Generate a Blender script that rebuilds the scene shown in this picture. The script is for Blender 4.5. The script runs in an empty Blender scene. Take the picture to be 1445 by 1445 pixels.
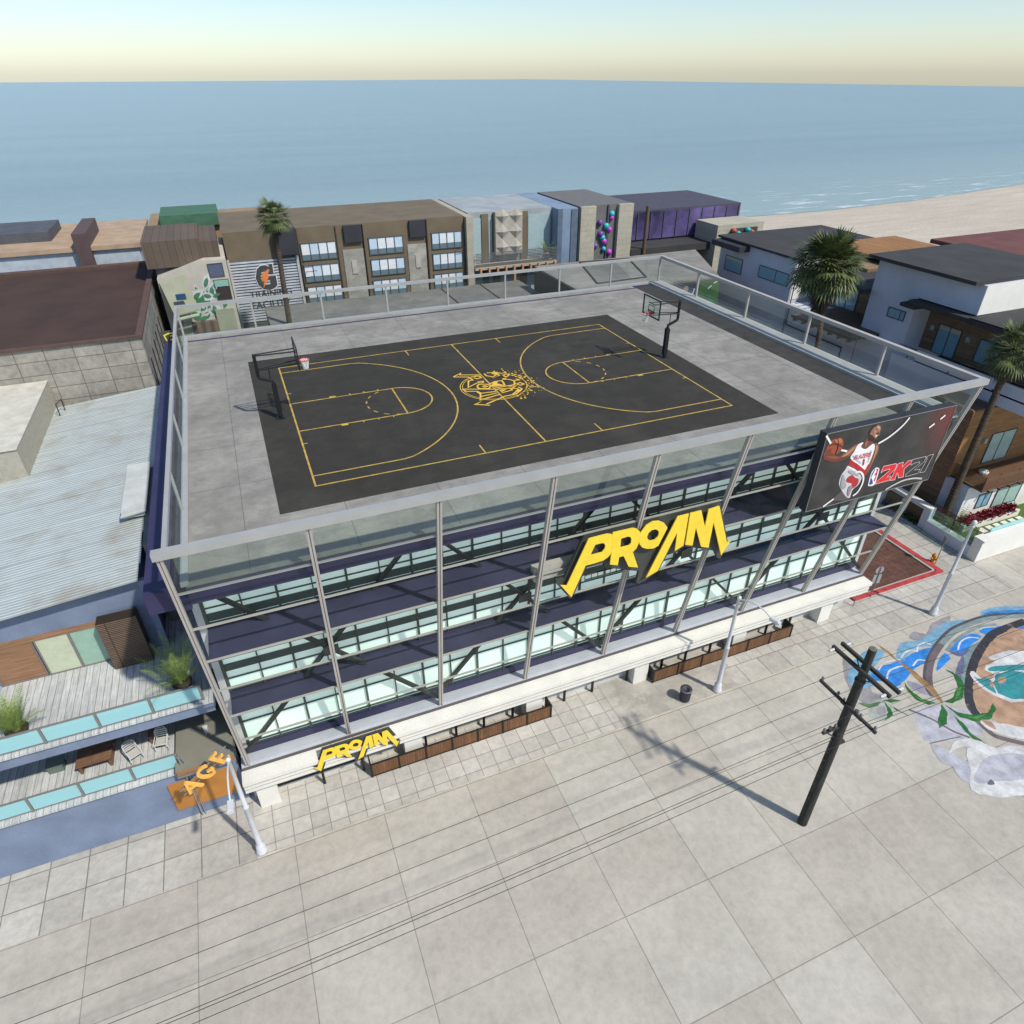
import bpy, math, random
from mathutils import Vector, Matrix
from mathutils.geometry import tessellate_polygon
random.seed(7)
sc = bpy.context.scene
COL = sc.collection
# ------------------------------------------------------------------ materials
MATS = {}
def _base(name):
    m = bpy.data.materials.new(name); m.use_nodes = True
    nt = m.node_tree; b = nt.nodes['Principled BSDF']
    return m, nt, b
def N(nt, t, **kw):
    n = nt.nodes.new(t)
    for k, v in kw.items(): setattr(n, k, v)
    return n
def mix(nt, fac, a, b, mode='MIX'):
    n = N(nt, 'ShaderNodeMix', data_type='RGBA', blend_type=mode)
    for s, v in ((0, fac), (6, a), (7, b)):
        if hasattr(v, 'links') or isinstance(v, bpy.types.NodeSocket): nt.links.new(v, n.inputs[s])
        elif s == 0: n.inputs[0].default_value = v
        else: n.inputs[s].default_value = (*v[:3], 1)
    return n.outputs[2]
def noise(nt, vec, scale, detail=6, rough=.6, lo=.35, hi=.65):
    n = N(nt, 'ShaderNodeTexNoise'); n.inputs['Scale'].default_value = scale
    n.inputs['Detail'].default_value = detail; n.inputs['Roughness'].default_value = rough
    nt.links.new(vec, n.inputs['Vector'])
    r = N(nt, 'ShaderNodeMapRange'); r.inputs[1].default_value = lo; r.inputs[2].default_value = hi
    nt.links.new(n.outputs[0], r.inputs[0])
    return r.outputs[0]
def vecpos(nt, scale=(1, 1, 1), rot=(0, 0, 0)):
    g = N(nt, 'ShaderNodeNewGeometry'); mp = N(nt, 'ShaderNodeMapping')
    mp.inputs['Scale'].default_value = scale; mp.inputs['Rotation'].default_value = rot
    nt.links.new(g.outputs['Position'], mp.inputs['Vector'])
    return mp.outputs[0]
def sc3(c, k): return tuple(min(1, x*k) for x in c)
def mat(name, col, rough=.6, var=.12, scale=1.5, fine=.06, metal=0, spec=.4, bump=0, stretch=(1, 1, 1)):
    if name in MATS: return MATS[name]
    m, nt, b = _base(name)
    v = vecpos(nt, stretch)
    c = mix(nt, noise(nt, v, scale), sc3(col, 1-var), sc3(col, 1+var))
    c = mix(nt, noise(nt, v, scale*14, 3), c, sc3(col, .7)) if False else c
    if fine:
        f = noise(nt, v, scale*16, 4)
        c2 = mix(nt, fine, c, (0, 0, 0)); c = mix(nt, f, c, c2)
    nt.links.new(c, b.inputs['Base Color'])
    b.inputs['Roughness'].default_value = rough; b.inputs['Metallic'].default_value = metal
    b.inputs['Specular IOR Level'].default_value = spec
    if bump:
        bp = N(nt, 'ShaderNodeBump'); bp.inputs['Strength'].default_value = bump; bp.inputs['Distance'].default_value = .02
        nt.links.new(noise(nt, v, scale*20, 4), bp.inputs['Height']); nt.links.new(bp.outputs[0], b.inputs['Normal'])
    MATS[name] = m; return m
def plain(name, col, rough=.5, metal=0, spec=.4):
    if name in MATS: return MATS[name]
    m, nt, b = _base(name)
    v = vecpos(nt); c = mix(nt, noise(nt, v, 3), sc3(col, .94), sc3(col, 1.05))
    nt.links.new(c, b.inputs['Base Color'])
    b.inputs['Roughness'].default_value = rough; b.inputs['Metallic'].default_value = metal
    b.inputs['Specular IOR Level'].default_value = spec
    MATS[name] = m; return m
def tiles(name, c1, c2, cm, w, h, mortar, rough=.8, swap=None, offset=0, stain=.25, bump=.3, grain=None, loc=(0, 0, 0)):
    """brick-texture surface; swap picks which world axes become the texture plane ('xy','xz','yz','yx','zx','zy')"""
    if name in MATS: return MATS[name]
    m, nt, b = _base(name)
    g = N(nt, 'ShaderNodeNewGeometry'); sp = N(nt, 'ShaderNodeSeparateXYZ'); cb = N(nt, 'ShaderNodeCombineXYZ')
    nt.links.new(g.outputs['Position'], sp.inputs[0])
    for i, a in enumerate(swap or 'xy'):
        ad = N(nt, 'ShaderNodeMath', operation='ADD'); ad.inputs[1].default_value = loc['xyz'.index(a)]+400*w*0
        nt.links.new(sp.outputs['xyz'.index(a)], ad.inputs[0]); nt.links.new(ad.outputs[0], cb.inputs[i])
    br = N(nt, 'ShaderNodeTexBrick', offset=offset, squash=1)
    nt.links.new(cb.outputs[0], br.inputs['Vector'])
    br.inputs['Color1'].default_value = (*c1, 1); br.inputs['Color2'].default_value = (*c2, 1); br.inputs['Mortar'].default_value = (*cm, 1)
    br.inputs['Scale'].default_value = 1; br.inputs['Mortar Size'].default_value = mortar; br.inputs['Mortar Smooth'].default_value = .3
    br.inputs['Brick Width'].default_value = w; br.inputs['Row Height'].default_value = h; br.inputs['Bias'].default_value = 0
    c = br.outputs[0]
    v = g.outputs['Position']
    n1 = noise(nt, v, .35, 8, .65, .38, .62); n2 = noise(nt, v, 2.6, 8, .7, .4, .68); n3 = noise(nt, v, 26, 3, .6, .4, .75)
    c = mix(nt, n1, mix(nt, stain*.6, c, (.02, .02, .015)), c)
    c = mix(nt, n2, c, mix(nt, stain*.7, c, (.03, .028, .02)))
    c = mix(nt, n3, c, mix(nt, stain*.35, c, (.01, .01, .01)))
    if grain:
        mp = N(nt, 'ShaderNodeMapping'); mp.inputs['Scale'].default_value = grain; nt.links.new(v, mp.inputs[0])
        c = mix(nt, noise(nt, mp.outputs[0], 1, 6, .7, .35, .7), c, mix(nt, .45, c, (.02, .012, .005)))
    nt.links.new(c, b.inputs['Base Color']); b.inputs['Roughness'].default_value = rough; b.inputs['Specular IOR Level'].default_value = .25
    bp = N(nt, 'ShaderNodeBump', invert=True); bp.inputs['Strength'].default_value = bump; bp.inputs['Distance'].default_value = .015
    nt.links.new(br.outputs['Fac'], bp.inputs['Height']); nt.links.new(bp.outputs[0], b.inputs['Normal'])
    MATS[name] = m; return m
def glass(name, tint, refl=.08, rough=.03):
    if name in MATS: return MATS[name]
    m, nt, b = _base(name); nt.nodes.remove(b)
    t = N(nt, 'ShaderNodeBsdfTransparent'); t.inputs[0].default_value = (*tint, 1)
    g = N(nt, 'ShaderNodeBsdfGlossy'); g.inputs['Roughness'].default_value = rough; g.inputs[0].default_value = (.9, 1, .97, 1)
    lw = N(nt, 'ShaderNodeLayerWeight'); lw.inputs[0].default_value = .25
    mr = N(nt, 'ShaderNodeMapRange'); mr.inputs[3].default_value = refl; mr.inputs[4].default_value = refl*6
    nt.links.new(lw.outputs['Fresnel'], mr.inputs[0])
    x = N(nt, 'ShaderNodeMixShader'); nt.links.new(mr.outputs[0], x.inputs[0]); nt.links.new(t.outputs[0], x.inputs[1]); nt.links.new(g.outputs[0], x.inputs[2])
    nt.links.new(x.outputs[0], nt.nodes['Material Output'].inputs[0])
    MATS[name] = m; return m
# ------------------------------------------------------------------ mesh helpers
class MB:
    def __init__(s): s.v = []; s.f = []; s.smooth = []
    def add(s, vs, fs, smooth=False):
        o = len(s.v); s.v += [tuple(p) for p in vs]
        for f in fs: s.f.append([i+o for i in f]); s.smooth.append(smooth)
        return s
    def box(s, x0, x1, y0, y1, z0, z1, M=None):
        x0, x1 = sorted((x0, x1)); y0, y1 = sorted((y0, y1)); z0, z1 = sorted((z0, z1))
        vs = [Vector(p) for p in ((x0,y0,z0),(x1,y0,z0),(x1,y1,z0),(x0,y1,z0),(x0,y0,z1),(x1,y0,z1),(x1,y1,z1),(x0,y1,z1))]
        if M: vs = [M @ p for p in vs]
        return s.add(vs, [(0,3,2,1),(4,5,6,7),(0,1,5,4),(1,2,6,5),(2,3,7,6),(3,0,4,7)])
    def beam(s, p, q, w, h=None, up=(0, 0, 1)):
        p, q = Vector(p), Vector(q); d = (q-p).normalized(); up = Vector(up)
        if abs(d.dot(up)) > .98: up = Vector((0, 1, 0))
        a = d.cross(up).normalized(); b = a.cross(d); h = h or w
        vs = [e + a*sx*w/2 + b*sz*h/2 for e in (p, q) for sx, sz in ((-1,-1),(1,-1),(1,1),(-1,1))]
        return s.add(vs, [(0,1,2,3),(7,6,5,4),(0,4,5,1),(1,5,6,2),(2,6,7,3),(3,7,4,0)])
    def tube(s, pts, r, n=8, cap=True):
        pts = [Vector(p) for p in pts]; rs = r if isinstance(r, (list, tuple)) else [r]*len(pts)
        rings = []; prev = None
        for i, p in enumerate(pts):
            d = (pts[min(i+1, len(pts)-1)] - pts[max(i-1, 0)]).normalized()
            up = Vector((0, 0, 1)) if abs(d.z) < .95 else Vector((0, 1, 0))
            a = prev - d*prev.dot(d) if prev is not None and (prev - d*prev.dot(d)).length > .1 else d.cross(up)
            a.normalize(); prev = a; b = d.cross(a)
            rings.append([p + (a*math.cos(t*2*math.pi/n) + b*math.sin(t*2*math.pi/n))*rs[i] for t in range(n)])
        vs = [p for g in rings for p in g]; fs = []
        for i in range(len(rings)-1):
            for t in range(n): fs.append((i*n+t, i*n+(t+1) % n, (i+1)*n+(t+1) % n, (i+1)*n+t))
        s.add(vs, fs, True)
        if cap:
            s.add(rings[0], [tuple(range(n))[::-1]]); s.add(rings[-1], [tuple(range(n))])
        return s
    def lathe(s, prof, c=(0, 0, 0), n=20, smooth=True):
        c = Vector(c); vs = []; fs = []
        for r, z in prof:
            for t in range(n): vs.append(c + Vector((r*math.cos(2*math.pi*t/n), r*math.sin(2*math.pi*t/n), z)))
        for i in range(len(prof)-1):
            for t in range(n): fs.append((i*n+t, i*n+(t+1) % n, (i+1)*n+(t+1) % n, (i+1)*n+t))
        return s.add(vs, fs, smooth)
    def poly(s, loops, fn, t0, t1=None):
        """loops of 2-D points (first = outline, rest = holes); fn(u,v,w)->3-D; a sheet at t0 or a slab t0..t1"""
        tri = tessellate_polygon([[Vector((u, v, 0)) for u, v in l] for l in loops])
        flat = [p for l in loops for p in l]; n = len(flat)
        def orient(t):
            (ax, ay), (bx, by), (cx, cy) = (flat[i] for i in t)
            return t if (bx-ax)*(cy-ay)-(by-ay)*(cx-ax) > 0 else (t[0], t[2], t[1])
        tri = [orient(t) for t in tri]
        hi = t0 if t1 is None else t1
        s.add([fn(u, v, hi) for u, v in flat], tri)
        if t1 is not None:
            s.add([fn(u, v, t0) for u, v in flat], [t[::-1] for t in tri])
            for l in loops:
                k = len(l); s.add([fn(u, v, t0) for u, v in l]+[fn(u, v, t1) for u, v in l], [(i, (i+1) % k, k+(i+1) % k, k+i) for i in range(k)])
        return s
    def stroke(s, pts, w, fn, t, closed=False):
        P = [Vector((p[0], p[1])) for p in pts]; k = len(P); L = []; R = []
        for i in range(k):
            a = P[i-1] if (i > 0 or closed) else P[i]; b = P[(i+1) % k] if (i < k-1 or closed) else P[i]
            d1 = (P[i]-a); d2 = (b-P[i])
            if d1.length < 1e-6: d1 = d2
            if d2.length < 1e-6: d2 = d1
            d1 = d1.normalized(); d2 = d2.normalized()
            n = Vector((-(d1+d2).y, (d1+d2).x))
            if n.length < .3: n = Vector((-d1.y, d1.x))
            n.normalize(); c = max(.5, n.dot(Vector((-d1.y, d1.x))))
            L.append(P[i]+n*w/2/c); R.append(P[i]-n*w/2/c)
        vs = [fn(q.x, q.y, t) for q in L+R]
        fs = [(i, k+i, k+(i+1) % k, (i+1) % k) for i in range(k if closed else k-1)]
        return s.add(vs, fs)
    def build(s, name, m, parent=None, tagd=None):
        o0 = Vector(parent['_o']) if parent is not None else Vector((0, 0, 0))
        me = bpy.data.meshes.new(name)
        me.from_pydata([tuple(Vector(p)-o0) for p in s.v], [], s.f); me.update()
        me.polygons.foreach_set('use_smooth', s.smooth)
        me.materials.append(m)
        ob = bpy.data.objects.new(name, me); COL.objects.link(ob)
        if parent is not None: ob.parent = parent
        ob['_o'] = tuple(o0)
        return ob
def tag(o, label=None, cat=None, group=None, kind=None):
    if label: o['label'] = label
    if cat: o['category'] = cat
    if group: o['group'] = group
    if kind: o['kind'] = kind
    return o
def thing(name, loc, label, cat, group=None):
    o = bpy.data.objects.new(name, None); COL.objects.link(o); o.location = loc; o['_o'] = tuple(loc)
    o.empty_display_size = .3
    return tag(o, label, cat, group)
def rebase(o, loc):
    """give a single-mesh thing its origin at its base"""
    d = Vector(loc)
    o.data.transform(Matrix.Translation(-d)); o.location = d; o['_o'] = tuple(d); return o
def struct(o): o['kind'] = 'structure'; return o
def copy_tree(o, parent=None):
    c = o.copy(); COL.objects.link(c)
    if parent is not None: c.parent = parent
    for ch in [x for x in bpy.data.objects if x.parent == o]: copy_tree(ch, c)
    return c
def ground(z): return lambda u, v, w: (u, v, z+w)
def front(y): return lambda u, v, w: (u, y-w, v)
def arc(cx, cy, r, a0, a1, n=40): return [(cx+r*math.cos(math.radians(a0+(a1-a0)*i/n)), cy+r*math.sin(math.radians(a0+(a1-a0)*i/n))) for i in range(n+1)]
def text_shape(body, size):
    cu = bpy.data.curves.new('lettering', 'FONT'); cu.body = body; cu.size = size; cu.align_x = 'CENTER'; cu.offset = .012*size
    ob = bpy.data.objects.new('lettering', cu); COL.objects.link(ob)
    me = bpy.data.meshes.new_from_object(ob.evaluated_get(bpy.context.evaluated_depsgraph_get()))
    vs = [(v.co.x, v.co.y) for v in me.vertices]; fs = [tuple(p.vertices) for p in me.polygons]
    bpy.data.objects.remove(ob); bpy.data.curves.remove(cu); bpy.data.meshes.remove(me)
    return vs, fs
# ------------------------------------------------------------------ palette
NAVY = mat('navy_paint', (.034, .030, .085), .55, .15, .6)
NAVYD = mat('navy_deck', (.042, .042, .086), .6, .2, .5)
RAIL = mat('grey_beige_metal', (.44, .405, .365), .45, .06, 1.2, spec=.5)
RAILG = mat('pale_grey_metal', (.36, .36, .345), .42, .06, 1.2, spec=.5)
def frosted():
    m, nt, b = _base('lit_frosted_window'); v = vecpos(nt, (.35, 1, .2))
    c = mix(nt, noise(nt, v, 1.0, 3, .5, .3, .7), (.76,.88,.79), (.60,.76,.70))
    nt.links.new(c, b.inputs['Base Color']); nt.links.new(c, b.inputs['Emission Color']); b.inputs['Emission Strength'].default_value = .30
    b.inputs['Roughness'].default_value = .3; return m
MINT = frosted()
MULL = plain('dark_green_frame', (.070, .088, .078), .5)
BRACE = plain('dark_steel', (.030, .034, .032), .5)
WHITEP = mat('white_stucco', (.77, .745, .67), .8, .06, .8, .12)
SILV = mat('silver_flashing', (.50, .50, .55), .5, .06, 1)
BLACK = plain('black_metal', (.012, .012, .013), .45)
YEL = plain('yellow_sign_paint', (.86, .62, .045), .45)
BACKG = plain('sign_backing_grey', (.060, .062, .055), .6)
GL = glass('clear_railing_glass', (.955, .98, .968), .03)
GLF = glass('greenish_parapet_glass', (.80, .90, .85), .07)
GLT = glass('tinted_screen_glass', (.95, .98, .965), .016)
def concrete(name, col, k=1, crack=True):
    if name in MATS: return MATS[name]
    m, nt, b = _base(name); v = vecpos(nt)
    c = mix(nt, noise(nt, v, .22*k, 8, .65, .35, .65), sc3(col, .80), sc3(col, 1.12))
    c = mix(nt, noise(nt, v, 1.1*k, 8, .7, .42, .66), c, sc3(col, .66)); c = mix(nt, noise(nt, vecpos(nt, (.5, .5, 1), (0, 0, .6)), .5*k, 9, .75, .5, .62), c, sc3(col, 1.22))
    st = vecpos(nt, (.25, 1.6, 1)); c = mix(nt, noise(nt, st, 1.4*k, 6, .7, .5, .75), c, sc3(col, .74))
    c = mix(nt, noise(nt, v, 22*k, 3, .6, .45, .8), c, sc3(col, .82))
    if crack:
        vo = N(nt, 'ShaderNodeTexVoronoi', feature='DISTANCE_TO_EDGE'); vo.inputs['Scale'].default_value = .16*k
        wv = N(nt, 'ShaderNodeVectorMath', operation='ADD'); nn = N(nt, 'ShaderNodeTexNoise'); nn.inputs['Scale'].default_value = 1.2
        nt.links.new(v, nn.inputs['Vector']); nt.links.new(v, wv.inputs[0]); nt.links.new(nn.outputs[1], wv.inputs[1]); nt.links.new(wv.outputs[0], vo.inputs['Vector'])
        r = N(nt, 'ShaderNodeMapRange'); r.inputs[1].default_value = 0; r.inputs[2].default_value = .004; r.inputs[3].default_value = .3; r.inputs[4].default_value = 0
        nt.links.new(vo.outputs[0], r.inputs[0]); c = mix(nt, r.outputs[0], c, sc3(col, .35))
    nt.links.new(c, b.inputs['Base Color']); b.inputs['Roughness'].default_value = .85; b.inputs['Specular IOR Level'].default_value = .25
    bp = N(nt, 'ShaderNodeBump'); bp.inputs['Strength'].default_value = .12; bp.inputs['Distance'].default_value = .02
    nt.links.new(noise(nt, v, 18, 4), bp.inputs['Height']); nt.links.new(bp.outputs[0], b.inputs['Normal'])
    MATS[name] = m; return m
G0 = -15.0
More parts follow.
